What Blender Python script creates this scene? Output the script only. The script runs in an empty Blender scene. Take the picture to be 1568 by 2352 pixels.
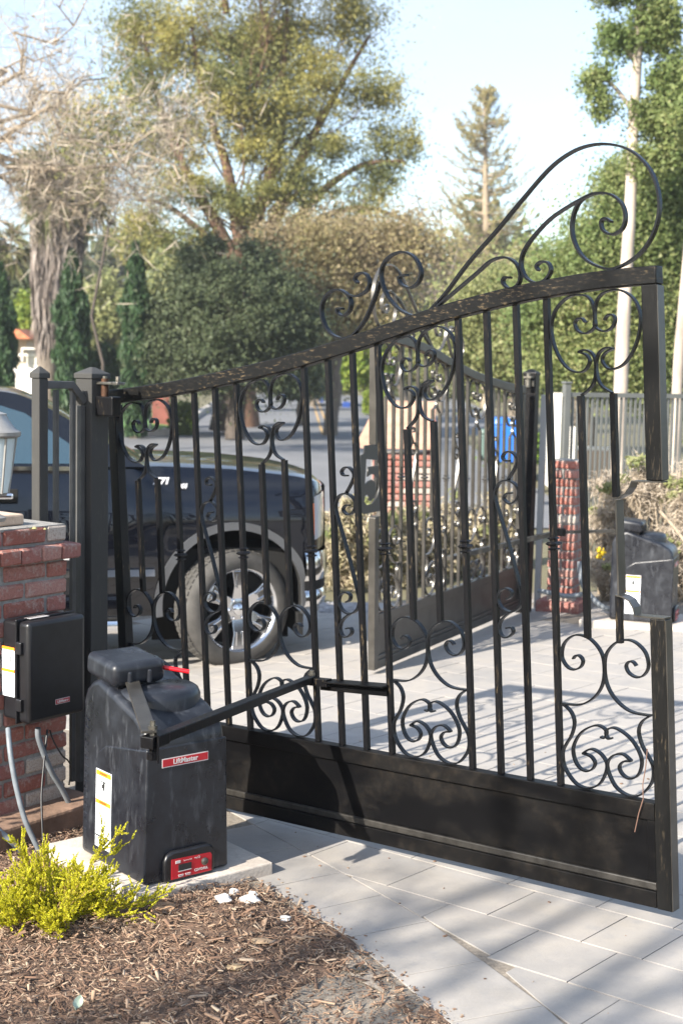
import bpy, bmesh, math, random
import numpy as np
from mathutils import Vector, Matrix
R=math.radians
random.seed(7); rng=np.random.default_rng(7)
scene=bpy.context.scene; COL=scene.collection

# ------------------------------------------------------------------ camera
CAM=Vector((0,0,1.80)); PITCH=R(5.9); ROLL=R(1.2); FL=50.0
FWD=Vector((0,math.cos(PITCH),-math.sin(PITCH))); UP0=Vector((0,math.sin(PITCH),math.cos(PITCH))); RT0=Vector((1,0,0))
RT=math.cos(ROLL)*RT0+math.sin(ROLL)*UP0; UP=-math.sin(ROLL)*RT0+math.cos(ROLL)*UP0
cd=bpy.data.cameras.new('camera'); cam=bpy.data.objects.new('camera',cd); COL.objects.link(cam); scene.camera=cam
cam.matrix_world=Matrix(((RT.x,UP.x,-FWD.x,CAM.x),(RT.y,UP.y,-FWD.y,CAM.y),(RT.z,UP.z,-FWD.z,CAM.z),(0,0,0,1)))
cd.sensor_fit='VERTICAL'; cd.sensor_height=36; cd.lens=FL; cd.clip_start=.05; cd.clip_end=2000
cd.dof.use_dof=True; cd.dof.focus_distance=5.0; cd.dof.aperture_fstop=4.3
# ------------------------------------------------------------------ light
SUN_EL=R(31); SUN_AZ=Vector((-.695,-.719,0)).normalized()
sl=bpy.data.lights.new('sun','SUN'); sl.energy=4.6; sl.angle=R(.53); sl.color=(1,.93,.82)
so=bpy.data.objects.new('sun',sl); COL.objects.link(so)
sd=Vector((SUN_AZ.x*math.cos(SUN_EL),SUN_AZ.y*math.cos(SUN_EL),math.sin(SUN_EL)))
so.rotation_euler=sd.to_track_quat('Z','Y').to_euler(); so.location=(-6,-6,8)
w=bpy.data.worlds.new('World'); scene.world=w; w.use_nodes=True
nt=w.node_tree; nt.nodes.clear()
out=nt.nodes.new('ShaderNodeOutputWorld'); bg=nt.nodes.new('ShaderNodeBackground'); sky=nt.nodes.new('ShaderNodeTexSky')
sky.sky_type='NISHITA'; sky.sun_disc=False; sky.sun_elevation=SUN_EL; sky.sun_rotation=math.atan2(SUN_AZ.x,SUN_AZ.y); sky.air_density=1.0; sky.dust_density=1.0
bg.inputs['Strength'].default_value=.115
# thin white cloud over the whole sky
tc=nt.nodes.new('ShaderNodeTexCoord'); mp=nt.nodes.new('ShaderNodeMapping'); mp.inputs['Scale'].default_value=(1,1,2.6)
nz=nt.nodes.new('ShaderNodeTexNoise'); nz.inputs['Scale'].default_value=2.3; nz.inputs['Detail'].default_value=6; nz.inputs['Roughness'].default_value=.55
rp=nt.nodes.new('ShaderNodeValToRGB'); rp.color_ramp.elements[0].position=.40; rp.color_ramp.elements[0].color=(0,0,0,1); rp.color_ramp.elements[1].position=.66; rp.color_ramp.elements[1].color=(.85,.85,.85,1)
mx=nt.nodes.new('ShaderNodeMix'); mx.data_type='RGBA'; mx.inputs['B'].default_value=(2.9,3.4,4.2,1)
nt.links.new(tc.outputs['Generated'],mp.inputs['Vector']); nt.links.new(mp.outputs['Vector'],nz.inputs['Vector'])
nt.links.new(nz.outputs['Fac'],rp.inputs['Fac']); nt.links.new(rp.outputs['Color'],mx.inputs['Factor'])
nt.links.new(sky.outputs['Color'],mx.inputs['A']); nt.links.new(mx.outputs['Result'],bg.inputs['Color']); nt.links.new(bg.outputs['Background'],out.inputs['Surface'])
vs=scene.view_settings; vs.view_transform='Standard'; vs.look='None'; vs.gamma=1; vs.use_curve_mapping=False; vs.exposure=1.5
scene.render.engine='CYCLES'

# ------------------------------------------------------------------ helpers
FP=50/36*2352
def ray(px,py):            # direction through a point of the photograph (1568 x 2352)
    return float((px-784)/FP)*RT-float((py-1176)/FP)*UP+FWD
def at(px,py,Y):           # the world point on that direction at the distance Y
    d=ray(px,py); return CAM+d*((float(Y)-CAM.y)/d.y)
def smooth(a,b,x):
    t=min(1,max(0,(x-a)/(b-a))); return t*t*(3-2*t)
NH=Vector((-.932,6.31,0)); AL=Vector((.428,.904,0)); OUTW=Vector((-.904,.428,0))
def gz(x,y):               # ground height
    xc=min(4,max(-3,x)); yc=min(14,max(-2,y))
    d=(Vector((x,y,0))-NH).dot(OUTW)
    z=-.0055+.0315*xc-.0183*yc-.10*smooth(0,2.2,d)-.05*smooth(12,18,y)
    return max(-.33,z)
def gpt(px,py):            # ground point seen at a point of the photograph
    z=-.1; d=ray(px,py)
    for _ in range(8):
        P=CAM+d*((z-CAM.z)/d.z); z=gz(P.x,P.y)
    return P
def nmat(name): 
    m=bpy.data.materials.new(name); m.use_nodes=True; return m,m.node_tree,m.node_tree.nodes['Principled BSDF']
def N(t,kind,**kw):
    n=t.nodes.new(kind)
    for k,v in kw.items():
        if k in n.inputs: n.inputs[k].default_value=v
        else: setattr(n,k,v)
    return n
def ramp(t,src,stops):
    r=t.nodes.new('ShaderNodeValToRGB'); e=r.color_ramp.elements
    while len(e)<len(stops): e.new(.5)
    for q,(p,c) in zip(e,stops): q.position=p; q.color=(*c,1) if len(c)==3 else c
    t.links.new(src,r.inputs['Fac']); return r.outputs['Color']
def noise(t,scale,detail=5,rough=.55,stretch=None,coord='Object'):
    c=t.nodes.new('ShaderNodeTexCoord'); n=N(t,'ShaderNodeTexNoise',Scale=scale,Detail=detail,Roughness=rough); v=c.outputs[coord]
    if stretch:
        m=t.nodes.new('ShaderNodeMapping'); m.inputs['Scale'].default_value=stretch; t.links.new(v,m.inputs['Vector']); v=m.outputs['Vector']
    t.links.new(v,n.inputs['Vector']); return n.outputs['Fac']
def mixc(t,fac,a,b):
    m=t.nodes.new('ShaderNodeMix'); m.data_type='RGBA'
    for s,v in (('Factor',fac),('A',a),('B',b)):
        if isinstance(v,bpy.types.NodeSocket): t.links.new(v,m.inputs[s])
        elif s=='Factor': m.inputs['Factor'].default_value=v
        else: m.inputs[s].default_value=(*v,1)
    return m.outputs['Result']
def bump(t,b,h,strength=.3,dist=.01):
    n=N(t,'ShaderNodeBump',Strength=strength,Distance=dist); t.links.new(h,n.inputs['Height']); t.links.new(n.outputs['Normal'],b.inputs['Normal'])
def simple(name,col,rough=.5,metal=0,spec=.5,coat=0,nscale=0,nvar=.3,bumps=0,bscale=80,rgh=None):
    m,t,b=nmat(name); b.inputs['Roughness'].default_value=rough; b.inputs['Metallic'].default_value=metal
    b.inputs['Specular IOR Level'].default_value=spec; b.inputs['Coat Weight'].default_value=coat; b.inputs['Coat Roughness'].default_value=.03
    b.inputs['Base Color'].default_value=(*col,1)
    if nscale:
        f=noise(t,nscale); c=ramp(t,f,[(.3,tuple(x*(1-nvar) for x in col)),(.7,tuple(min(1,x*(1+nvar)) for x in col))]); t.links.new(c,b.inputs['Base Color'])
    if bumps: bump(t,b,noise(t,bscale,6),bumps,.01)
    return m
def island(t): 
    g=t.nodes.new('ShaderNodeNewGeometry'); return g.outputs['Random Per Island']
def objrand(t):
    g=t.nodes.new('ShaderNodeObjectInfo'); return g.outputs['Random']

class MB:
    def __init__(s): s.v=[]; s.f=[]; s.m=[]
    def add(s,vs,fs,mi=0):
        o=len(s.v); s.v+= [tuple(x) for x in vs]; s.f+=[tuple(i+o for i in f) for f in fs]; s.m+=[mi]*len(fs); return s
    def box(s,c,size,ax=None,mi=0):
        ax=ax or (Vector((1,0,0)),Vector((0,1,0)),Vector((0,0,1))); c=Vector(c); h=[x/2 for x in size]
        vs=[c+ax[0]*(h[0]*i)+ax[1]*(h[1]*j)+ax[2]*(h[2]*k) for k in (-1,1) for j in (-1,1) for i in (-1,1)]
        return s.add(vs,[(0,2,3,1),(4,5,7,6),(0,1,5,4),(2,6,7,3),(0,4,6,2),(1,3,7,5)],mi)
    def hexa(s,p,mi=0): return s.add(p,[(0,3,2,1),(4,5,6,7),(0,1,5,4),(1,2,6,5),(2,3,7,6),(3,0,4,7)],mi)
    def tube(s,pts,r,n=8,cap=True,mi=0):
        pts=[Vector(p) for p in pts]; k=len(pts); rr=r if hasattr(r,'__len__') else [r]*k
        vs=[]; fs=[]; prev=None
        for i,p in enumerate(pts):
            d=(pts[min(i+1,k-1)]-pts[max(i-1,0)])
            d=d.normalized() if d.length>1e-9 else Vector((0,0,1))
            if prev is None: u=d.orthogonal().normalized()
            else:
                u=prev-d*prev.dot(d); u=u.normalized() if u.length>1e-6 else d.orthogonal().normalized()
            prev=u; v=d.cross(u)
            for j in range(n):
                a=2*math.pi*j/n; vs.append(p+(u*math.cos(a)+v*math.sin(a))*rr[i])
        for i in range(k-1):
            for j in range(n):
                a=i*n+j; b=i*n+(j+1)%n; fs.append((a,b,b+n,a+n))
        if cap: fs+= [tuple(range(n-1,-1,-1)),tuple((k-1)*n+j for j in range(n))]
        return s.add(vs,fs,mi)
    def bar(s,pts,nrm,wid,thk,off=0,mi=0):   # flat bar bent in a plane with normal nrm: wid along nrm, thk in the plane
        pts=[Vector(p) for p in pts]; k=len(pts); vs=[]; fs=[]
        ww=wid if hasattr(wid,'__len__') else [wid]*k
        for i,p in enumerate(pts):
            d=(pts[min(i+1,k-1)]-pts[max(i-1,0)]).normalized(); u=d.cross(nrm).normalized()
            for a,b in ((-1,-1),(1,-1),(1,1),(-1,1)): vs.append(p+u*(a*thk/2)+nrm*(b*ww[i]/2+off))
        for i in range(k-1):
            for j in range(4):
                a=i*4+j; b=i*4+(j+1)%4; fs.append((a,b,b+4,a+4))
        fs+=[(3,2,1,0),tuple((k-1)*4+j for j in range(4))]
        return s.add(vs,fs,mi)
    def prism(s,poly,axis,mi=0):             # closed polygon of 3D points pushed along axis
        n=len(poly); axis=Vector(axis); p=[Vector(q) for q in poly]
        return s.add(p+[q+axis for q in p],[tuple(range(n-1,-1,-1)),tuple(range(n,2*n))]+[(i,(i+1)%n,n+(i+1)%n,n+i) for i in range(n)],mi)
    def lathe(s,c,prof,n=20,axis=None,mi=0,sc=(1,1),cap=True):
        c=Vector(c); ax=axis or (Vector((1,0,0)),Vector((0,1,0)),Vector((0,0,1))); vs=[]; fs=[]
        for r,z in prof:
            for j in range(n):
                a=2*math.pi*j/n; vs.append(c+ax[0]*(r*sc[0]*math.cos(a))+ax[1]*(r*sc[1]*math.sin(a))+ax[2]*z)
        for i in range(len(prof)-1):
            for j in range(n):
                a=i*n+j; b=i*n+(j+1)%n; fs.append((a,b,b+n,a+n))
        if cap and prof[0][0]>1e-6: fs.append(tuple(range(n-1,-1,-1)))
        if cap and prof[-1][0]>1e-6: fs.append(tuple((len(prof)-1)*n+j for j in range(n)))
        return s.add(vs,fs,mi)
    def grid(s,fn,us,vs_,mi=0,flip=False):
        P=[fn(u,v) for u in us for v in vs_]; n=len(vs_); fs=[]
        for i in range(len(us)-1):
            for j in range(n-1):
                q=(i*n+j,(i+1)*n+j,(i+1)*n+j+1,i*n+j+1); fs.append(q[::-1] if flip else q)
        return s.add(P,fs,mi)
    def build(s,name,mat,parent=None,smooth=None,bevel=0,seg=2,fix=True):
        me=bpy.data.meshes.new(name); off=wloc(parent) if parent else Vector((0,0,0))
        me.from_pydata([(a-off.x,b-off.y,c-off.z) for a,b,c in s.v],[],s.f); me.validate()
        mats=mat if isinstance(mat,(list,tuple)) else [mat]
        for q in mats: me.materials.append(q)
        if len(mats)>1 and len(me.polygons)==len(s.m): me.polygons.foreach_set('material_index',s.m)
        if fix:
            b=bmesh.new(); b.from_mesh(me); bmesh.ops.recalc_face_normals(b,faces=b.faces); b.to_mesh(me); b.free()
        if smooth is not None:
            me.polygons.foreach_set('use_smooth',[True]*len(me.polygons)); me.set_sharp_from_angle(angle=R(smooth))
        o=bpy.data.objects.new(name,me); COL.objects.link(o)
        if parent: o.parent=parent
        if bevel:
            md=o.modifiers.new('bevel','BEVEL'); md.width=bevel; md.segments=seg; md.limit_method='ANGLE'; md.angle_limit=R(40); md.harden_normals=False
        return o
def wloc(o):
    v=Vector((0,0,0))
    while o: v=v+o.location; o=o.parent
    return v
def tag(o,label=None,cat=None,group=None,kind=None):
    if label: o['label']=label
    if cat: o['category']=cat
    if group: o['group']=group
    if kind: o['kind']=kind
    return o
def thing(name,loc,label,cat,group=None):
    o=bpy.data.objects.new(name,None); o.location=loc; o.empty_display_size=.1; COL.objects.link(o); return tag(o,label,cat,group)
def catmull(P,k=5):
    P=[Vector((*p,0)) if len(p)==2 else Vector(p) for p in P]; out=[]
    for i in range(len(P)-1):
        a,b,c,d=P[max(i-1,0)],P[i],P[i+1],P[min(i+2,len(P)-1)]
        for j in range(k):
            t=j/k; out.append(.5*((2*b)+(c-a)*t+(2*a-5*b+4*c-d)*t*t+(3*b-a-3*c+d)*t**3))
    return out+[P[-1]]
def text_mesh(s,size,mat,parent,name,origin,ux,uy,depth=.0015,align='CENTER',shear=0,bold=.0):
    cu=bpy.data.curves.new('lettering','FONT'); cu.body=s; cu.size=size; cu.extrude=depth; cu.align_x=align; cu.align_y='CENTER'; cu.shear=shear; cu.offset=bold
    tmp=bpy.data.objects.new('lettering',cu); COL.objects.link(tmp); dg=bpy.context.evaluated_depsgraph_get(); me=bpy.data.meshes.new_from_object(tmp.evaluated_get(dg))
    bpy.data.objects.remove(tmp); uz=ux.cross(uy); off=wloc(parent)
    M=Matrix(((ux.x,uy.x,uz.x,origin.x-off.x),(ux.y,uy.y,uz.y,origin.y-off.y),(ux.z,uy.z,uz.z,origin.z-off.z),(0,0,0,1)))
    me.transform(M); me.materials.clear(); me.materials.append(mat); me.name=name
    o=bpy.data.objects.new(name,me); COL.objects.link(o); o.parent=parent; return o
def quads(name,P,mat,parent=None,kind=None):   # P: (n,k,3) world corners
    n=len(P); k4=P.shape[1]; me=bpy.data.meshes.new(name); off=np.array(wloc(parent)) if parent else np.zeros(3)
    V=(P.reshape(-1,3)-off).astype(np.float32); me.vertices.add(k4*n); me.vertices.foreach_set('co',V.ravel())
    me.loops.add(k4*n); me.loops.foreach_set('vertex_index',np.arange(k4*n,dtype=np.int32)); me.polygons.add(n)
    me.polygons.foreach_set('loop_start',np.arange(0,k4*n,k4,dtype=np.int32)); me.update(calc_edges=True); me.validate()
    me.materials.append(mat); o=bpy.data.objects.new(name,me); COL.objects.link(o)
    if parent: o.parent=parent
    if kind: o['kind']=kind
    return o
def unit(a): return a/np.maximum(1e-9,np.linalg.norm(a,axis=-1,keepdims=True))
SUNV=np.array([-.695*.857,-.719*.857,.515])
def leaf_quads(C,size,aspect=2.2,var=.35,axis=None,axis_mix=.0,face=.85,tri=False):
    n=len(C); a=unit(rng.normal(size=(n,3)))
    if axis is not None: a=unit(a*(1-axis_mix)+axis*axis_mix)
    nr=unit(rng.normal(size=(n,3))+face*(SUNV*.8+np.array([0,0,.45])))      # leaves turn towards the light
    b=unit(np.cross(nr,a)); s=size*(1+var*rng.uniform(-1,1,size=(n,1)))
    if axis is None: a=unit(np.cross(b,nr))
    L=a*s*.5; W=b*s*.5/aspect
    if tri: return np.stack([C-L,C+L*.25+W*1.35,C+L*.6-W*1.1],1)
    return np.stack([C-L,C+W,C+L,C-W],1)         # pointed leaf (rhomb)
def clumps(c,r,n_cl,n_lf,sig,shell=.55):
    d=unit(rng.normal(size=(n_cl,3))); rad=(shell+(1-shell)*rng.uniform(size=(n_cl,1)))*rng.uniform(.35,1,size=(n_cl,1))**.4
    cc=np.array(c)+d*rad*np.array(r); sg=sig*rng.uniform(.6,1.4,size=(n_cl,1,1))
    L=cc[:,None,:]+rng.normal(size=(n_cl,n_lf,3))*sg*np.array([1,1,.75])
    return cc,L.reshape(-1,3)
def branch_path(a,b,k=5,wob=.06,sag=0):
    a=np.array(a,float); b=np.array(b,float); L=np.linalg.norm(b-a); P=[]
    for i in range(k+1):
        t=i/k; p=a+(b-a)*t+rng.normal(size=3)*wob*L*math.sin(math.pi*t); p[2]+=sag*L*math.sin(math.pi*t); P.append(p)
    return P
# ------------------------------------------------------------------ materials
def iron_mat(name,base,gold,lo,hi,rough=.42,stretch=(6,6,1.2),mlo=.42,mhi=.68):
    m,t,b=nmat(name); f=noise(t,14,7,.7,stretch); f2=noise(t,3.5,4,.6)
    c=ramp(t,f,[(lo,base),(hi,gold)]); c2=mixc(t,ramp(t,f2,[(mlo,(0,0,0)),(mhi,(1,1,1))]),base,c)
    t.links.new(c2,b.inputs['Base Color']); b.inputs['Metallic'].default_value=0; b.inputs['Specular IOR Level'].default_value=.17
    t.links.new(ramp(t,f,[(.3,(rough-.1,)*3),(.75,(rough+.18,)*3)]),b.inputs['Roughness']); bump(t,b,noise(t,60,4,.6,stretch),.12,.004); return m
M_iron=iron_mat('brushed black iron',(.005,.005,.006),(.20,.145,.075),.57,.75,.36)
M_rail=iron_mat('bronze rubbed black iron',(.006,.006,.006),(.17,.125,.07),.55,.72,.38,(2.2,2.2,8),.34,.60)
M_stile=iron_mat('bronze rubbed black stile',(.006,.006,.006),(.13,.10,.06),.55,.78,.40,(7,7,1.1))
M_scroll=iron_mat('black scroll iron',(.007,.008,.010),(.10,.08,.05),.62,.82,.28)
M_sheet,t,b=nmat('black sheet steel with dusty smears')
f=noise(t,2.6,6,.62,(1,1,2.2)); f2=noise(t,22,5,.7)
t.links.new(mixc(t,ramp(t,f,[(.46,(0,0,0)),(.74,(.75,.75,.75))]),(.003,.003,.0035),mixc(t,ramp(t,f2,[(.45,(0,0,0)),(.7,(1,1,1))]),(.011,.010,.009),(.036,.029,.022))),b.inputs['Base Color'])
t.links.new(ramp(t,f,[(.4,(.36,)*3),(.7,(.62,)*3)]),b.inputs['Roughness']); bump(t,b,f2,.06,.005); b.inputs['Specular IOR Level'].default_value=.12
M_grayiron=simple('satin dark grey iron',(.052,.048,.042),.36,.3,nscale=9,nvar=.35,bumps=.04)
M_sunscroll=simple('grey scroll iron with sunlit tone',(.10,.095,.088),.27,.6,nscale=9,nvar=.3)  # base lightened to paint in the sunlit edges of the far scrolls
M_post=iron_mat('weathered black post paint',(.050,.049,.047),(.16,.14,.11),.55,.8,.5,(7,7,1))
M_mould=simple('rubbed steel moulding',(.045,.042,.038),.38,.5,nscale=30,nvar=.4)
M_steel=simple('worn zinc steel',(.16,.15,.13),.35,.8,nscale=60,nvar=.5)
M_plastic,t,b=nmat('dusty black plastic')
f=noise(t,6.5,7,.68); f2=noise(t,55,5,.75); f3=noise(t,16,6,.6,(2.4,2.4,.6))
c=mixc(t,ramp(t,f,[(.42,(0,0,0)),(.78,(.7,.7,.7))]),(.008,.009,.013),(.029,.034,.044))
c=mixc(t,ramp(t,f3,[(.55,(0,0,0)),(.74,(.5,.5,.5))]),c,(.085,.092,.105))
c=mixc(t,ramp(t,f2,[(.66,(0,0,0)),(.78,(.55,.55,.55))]),c,(.22,.22,.21))
t.links.new(c,b.inputs['Base Color']); t.links.new(ramp(t,f,[(.35,(.24,)*3),(.7,(.50,)*3)]),b.inputs['Roughness']); bump(t,b,noise(t,220,3),.08,.002)
M_plastic2=simple('clean black plastic',(.010,.010,.012),.33,nscale=20,nvar=.3,bumps=.04,bscale=200)
M_white=simple('white print',(.72,.74,.76),.45); M_red=simple('red label',(.42,.012,.022),.35); M_orange=simple('orange print',(.8,.25,.02),.45)
M_ink=simple('black print',(.02,.02,.02),.5); M_silver=simple('silver print',(.66,.64,.64),.35,.3); M_redhandle=simple('red vinyl grip',(.55,.008,.015),.3)
M_sticker,t,b=nmat('white warning sticker'); f=noise(t,1.0,2,.5,(8,8,190)); f2=noise(t,30,5,.6)
t.links.new(mixc(t,ramp(t,f2,[(.45,(0,0,0)),(.7,(.5,.5,.5))]),ramp(t,f,[(.46,(.70,.74,.78)),(.50,(.62,.66,.70)),(.56,(.72,.75,.78))]),(.48,.56,.62)),b.inputs['Base Color']); b.inputs['Roughness'].default_value=.4
M_conc,t,b=nmat('pale concrete'); f=noise(t,9,7,.65); f2=noise(t,90,4,.6)
t.links.new(mixc(t,ramp(t,f2,[(.4,(0,0,0)),(.75,(.4,.4,.4))]),ramp(t,f,[(.3,(.40,.345,.29)),(.7,(.58,.53,.47))]),(.32,.28,.24)),b.inputs['Base Color']); b.inputs['Roughness'].default_value=.85; bump(t,b,f2,.35,.006)
def brick_mat():
    m,t,b=nmat('weathered red brick'); r=objrand(t)
    base=ramp(t,r,[(0,(.27,.095,.070)),(.25,(.36,.135,.100)),(.45,(.29,.115,.098)),(.65,(.40,.185,.150)),(.8,(.33,.14,.11)),(.90,(.42,.22,.18)),(.93,(.48,.42,.36)),(1,(.46,.40,.34))])
    f=noise(t,26,6,.7); f2=noise(t,120,5,.7)
    c=mixc(t,ramp(t,f,[(.5,(0,0,0)),(.70,(.8,.8,.8))]),base,(.46,.40,.355)); c=mixc(t,ramp(t,f2,[(.3,(.6,.6,.6)),(.55,(0,0,0))]),c,(.13,.05,.04))
    t.links.new(c,b.inputs['Base Color']); b.inputs['Roughness'].default_value=.9; bump(t,b,f2,.6,.008); return m
M_brick=brick_mat()
M_mortar=simple('grey mortar',(.25,.24,.225),.95,nscale=40,nvar=.25,bumps=.5,bscale=120)
M_pav,t,b=nmat('tumbled concrete paver'); r=island(t)
base=ramp(t,r,[(0,(.255,.25,.25)),(.17,(.385,.34,.29)),(.34,(.30,.287,.276)),(.5,(.41,.365,.315)),(.66,(.235,.238,.248)),(.83,(.335,.315,.295)),(1,(.37,.315,.255))])
f=noise(t,5,6,.62); f2=noise(t,140,4,.7)
c=mixc(t,ramp(t,f,[(.36,(0,0,0)),(.66,(.65,.65,.65))]),base,(0.370,0.333,0.285)); c=mixc(t,ramp(t,noise(t,11,6,.7),[(.55,(0,0,0)),(.75,(.55,.55,.55))]),c,(0.222,0.222,0.226)); c=mixc(t,ramp(t,f2,[(.28,(0.222,0.222,0.222)),(.5,(0,0,0))]),c,(0.163,0.148,0.133))
c=mixc(t,ramp(t,noise(t,1.3,7,.68),[(.50,(0,0,0)),(.68,(.55,.55,.55))]),c,(.20,.195,.19)); c=mixc(t,ramp(t,noise(t,33,4,.7),[(.70,(0,0,0)),(.76,(.6,.6,.6))]),c,(.15,.14,.13))
t.links.new(c,b.inputs['Base Color']); t.links.new(ramp(t,f,[(.3,(.62,)*3),(.7,(.82,)*3)]),b.inputs['Roughness']); bump(t,b,f2,.22,.004)
M_sand=simple('joint sand',(.21,.18,.145),.95,nscale=60,nvar=.3,bumps=.5)
M_soil=simple('dark soil',(.12,.075,.05),.95,nscale=25,nvar=.5,bumps=.8,bscale=60)
M_earth,t,b=nmat('dry verge earth'); f=noise(t,.8,8,.65); f2=noise(t,9,6,.7)
t.links.new(mixc(t,f2,ramp(t,f,[(.3,(.16,.125,.075)),(.55,(.12,.12,.05)),(.75,(.21,.175,.11))]),(.13,.11,.07)),b.inputs['Base Color']); b.inputs['Roughness'].default_value=.95
M_asph,t,b=nmat('grey asphalt'); f=noise(t,.5,6,.6); f2=noise(t,60,4,.7)
t.links.new(mixc(t,ramp(t,f2,[(.3,(.5,.5,.5)),(.7,(0,0,0))]),ramp(t,f,[(.3,(.125,.130,.14)),(.7,(.19,.192,.2))]),(.09,.09,.095)),b.inputs['Base Color']); b.inputs['Roughness'].default_value=.9
M_yline=simple('faded yellow road paint',(.48,.30,.11),.8,nscale=4,nvar=.35)
M_kerb=simple('kerb concrete',(.40,.37,.34),.9,nscale=3,nvar=.25)
def chip_mat(name,cols):
    m,t,b=nmat(name); n=len(cols); t.links.new(ramp(t,island(t),[(i/(n-1),c) for i,c in enumerate(cols)]),b.inputs['Base Color']); b.inputs['Roughness'].default_value=.9; return m
M_chip=chip_mat('shredded bark chips',[(.080,.047,.031),(.175,.102,.065),(.26,.165,.11),(.135,.075,.048),(.32,.222,.15),(.20,.12,.077),(.42,.33,.24),(.11,.063,.041)])
def leaf_mat(name,cols,trans=.35,nsc=.35,rough=.55,vary=None):
    m,t,b=nmat(name); n=len(cols); c=ramp(t,island(t),[(i/(n-1),q) for i,q in enumerate(cols)])
    if vary: c=mixc(t,ramp(t,noise(t,nsc,3,.5),[(.42,(0,0,0)),(.62,(.75,.75,.75))]),c,vary)
    b.inputs['Roughness'].default_value=rough; b.inputs['Specular IOR Level'].default_value=.3; t.links.new(c,b.inputs['Base Color'])
    tr=t.nodes.new('ShaderNodeBsdfTranslucent'); t.links.new(c,tr.inputs['Color']); ms=t.nodes.new('ShaderNodeMixShader'); ms.inputs['Fac'].default_value=trans
    o=t.nodes['Material Output']; t.links.new(b.outputs['BSDF'],ms.inputs[1]); t.links.new(tr.outputs['BSDF'],ms.inputs[2]); t.links.new(ms.outputs['Shader'],o.inputs['Surface']); return m
def bark(name,c,sc=8,st=(3,3,.5)):
    m,t,b=nmat(name); f=noise(t,sc,6,.65,st); t.links.new(ramp(t,f,[(.3,tuple(x*.55 for x in c)),(.7,tuple(min(.8,x*1.3) for x in c))]),b.inputs['Base Color']); b.inputs['Roughness'].default_value=.9; return m

# ------------------------------------------------------------------ the setting
def terrain():
    xs=sorted(set([round(x,3) for x in np.r_[np.linspace(-300,-12,14),np.linspace(-10,10,61),np.linspace(12,300,14)]]))
    ys=sorted(set([round(y,3) for y in np.r_[np.linspace(-120,-4,10),np.linspace(-3,22,76),np.linspace(25,600,24)]]))
    g=MB().grid(lambda x,y:(x,y,gz(x,y)-.06),xs,ys); o=g.build('ground',M_earth,smooth=60); return tag(o,'dry brown earth and verge around the drive',kind='structure')
terrain()
def sheet(name,poly,mat,lift,label,n=14):
    # triangulated sheet following the ground, from a convex quad of (x,y)
    a,b,c,d=[Vector((*p,0)) for p in poly]; g=MB()
    def fn(u,v):
        p=(a*(1-u)+b*u)*(1-v)+(d*(1-u)+c*u)*v; return (p.x,p.y,gz(p.x,p.y)+lift)
    o=g.grid(fn,np.linspace(0,1,n+1),np.linspace(0,1,n+1)).build(name,mat,smooth=60); return tag(o,label,kind='structure')
FLAT=gz(-6,30)
road=MB().add([(-40,21.5,FLAT-.03),(1.2,19.4,FLAT-.03),(30,18.2,FLAT-.03),(30,36,FLAT-.03),(6,41,FLAT-.03),(9,140,FLAT+.3),(-9,140,FLAT+.3),(-5.2,41.5,FLAT-.03),(-40,39.5,FLAT-.03)],[(0,1,2,3,4,7,8),(4,5,6,7)]).build('road',M_asph); tag(road,'grey asphalt road bending away between the trees',kind='structure')
apr=sheet('road_apron',[(-9,8.2),(-2.2,15.6),(-1.0,21.2),(-30,24)],M_asph,-.015,'asphalt apron between the road and the gate')
ln=MB()
for (a,b_) in (((455,1052),(660,1040)),((720,1010),(760,1006))): pass
for k,(a,c) in enumerate((((-7.0,28.3),(-1.6,31.6)),((-7.1,28.05),(-1.7,31.35)))):
    A=Vector((*a,FLAT-.024)); B=Vector((*c,FLAT-.024)); nn=(B-A).cross(Vector((0,0,1))).normalized()*.06; ln.add([A-nn,B-nn,B+nn,A+nn],[(0,1,2,3)])
def zz(y): return FLAT-.024+max(0,(y-41))*.33/99
for o_ in (-.13,.13):
    ys=[44,60,80,100,135]; xs=[-.5+o_,-1.0+o_,-1.6+o_,-2.1+o_,-2.5+o_]
    ln.add([(x-.035,y,zz(y)+.006) for x,y in zip(xs,ys)]+[(x+.035,y,zz(y)+.006) for x,y in zip(xs,ys)],[(i,i+5,i+6,i+1) for i in range(4)])
tag(ln.build('road_marking',M_yline),'faded yellow line on the asphalt road',kind='structure')
# kerb and verge beyond the road
kb=MB(); P=[(-40,39.6),(-5.2,41.6),(-5.4,48),(-9.2,140)]
for i in range(3):
    a=Vector((*P[i],FLAT)); c=Vector((*P[i+1],FLAT if i<2 else FLAT+.3)); d=(c-a).normalized(); nn=d.cross(Vector((0,0,1)))*.12
    kb.hexa([a-nn-Vector((0,0,.1)),c-nn-Vector((0,0,.1)),c+nn-Vector((0,0,.1)),a+nn-Vector((0,0,.1)),a-nn+Vector((0,0,.15)),c-nn+Vector((0,0,.15)),c+nn+Vector((0,0,.15)),a+nn+Vector((0,0,.15))])
tag(kb.build('kerb',M_kerb),'pale concrete kerb along the far side of the road',kind='structure')
M_lawn=simple('green lawn',(.085,.19,.045),.9,nscale=1.2,nvar=.35,bumps=.6,bscale=20)
tag(MB().add([(-3.4-2.6,42.0,FLAT+.12),(-4.9-.4,42.2,FLAT+.12),(-5.6,50,FLAT+.35),(-8.6,50,FLAT+.6),(-10.2,42,FLAT+.2)],[(0,1,2,3,4)]).build('lawn',M_lawn),'strip of green lawn beyond the kerb',kind='structure')
M_hill=simple('hill earth',(.13,.12,.065),.95,nscale=.2,nvar=.35)
def hillfn(x,y): 
    r=smooth(70,220,y)*9+smooth(14,60,x)*5+smooth(-16,-60,x)*4
    return (x,y,FLAT-.6+r*(.8+.4*math.sin(x*.05+1)))
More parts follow.
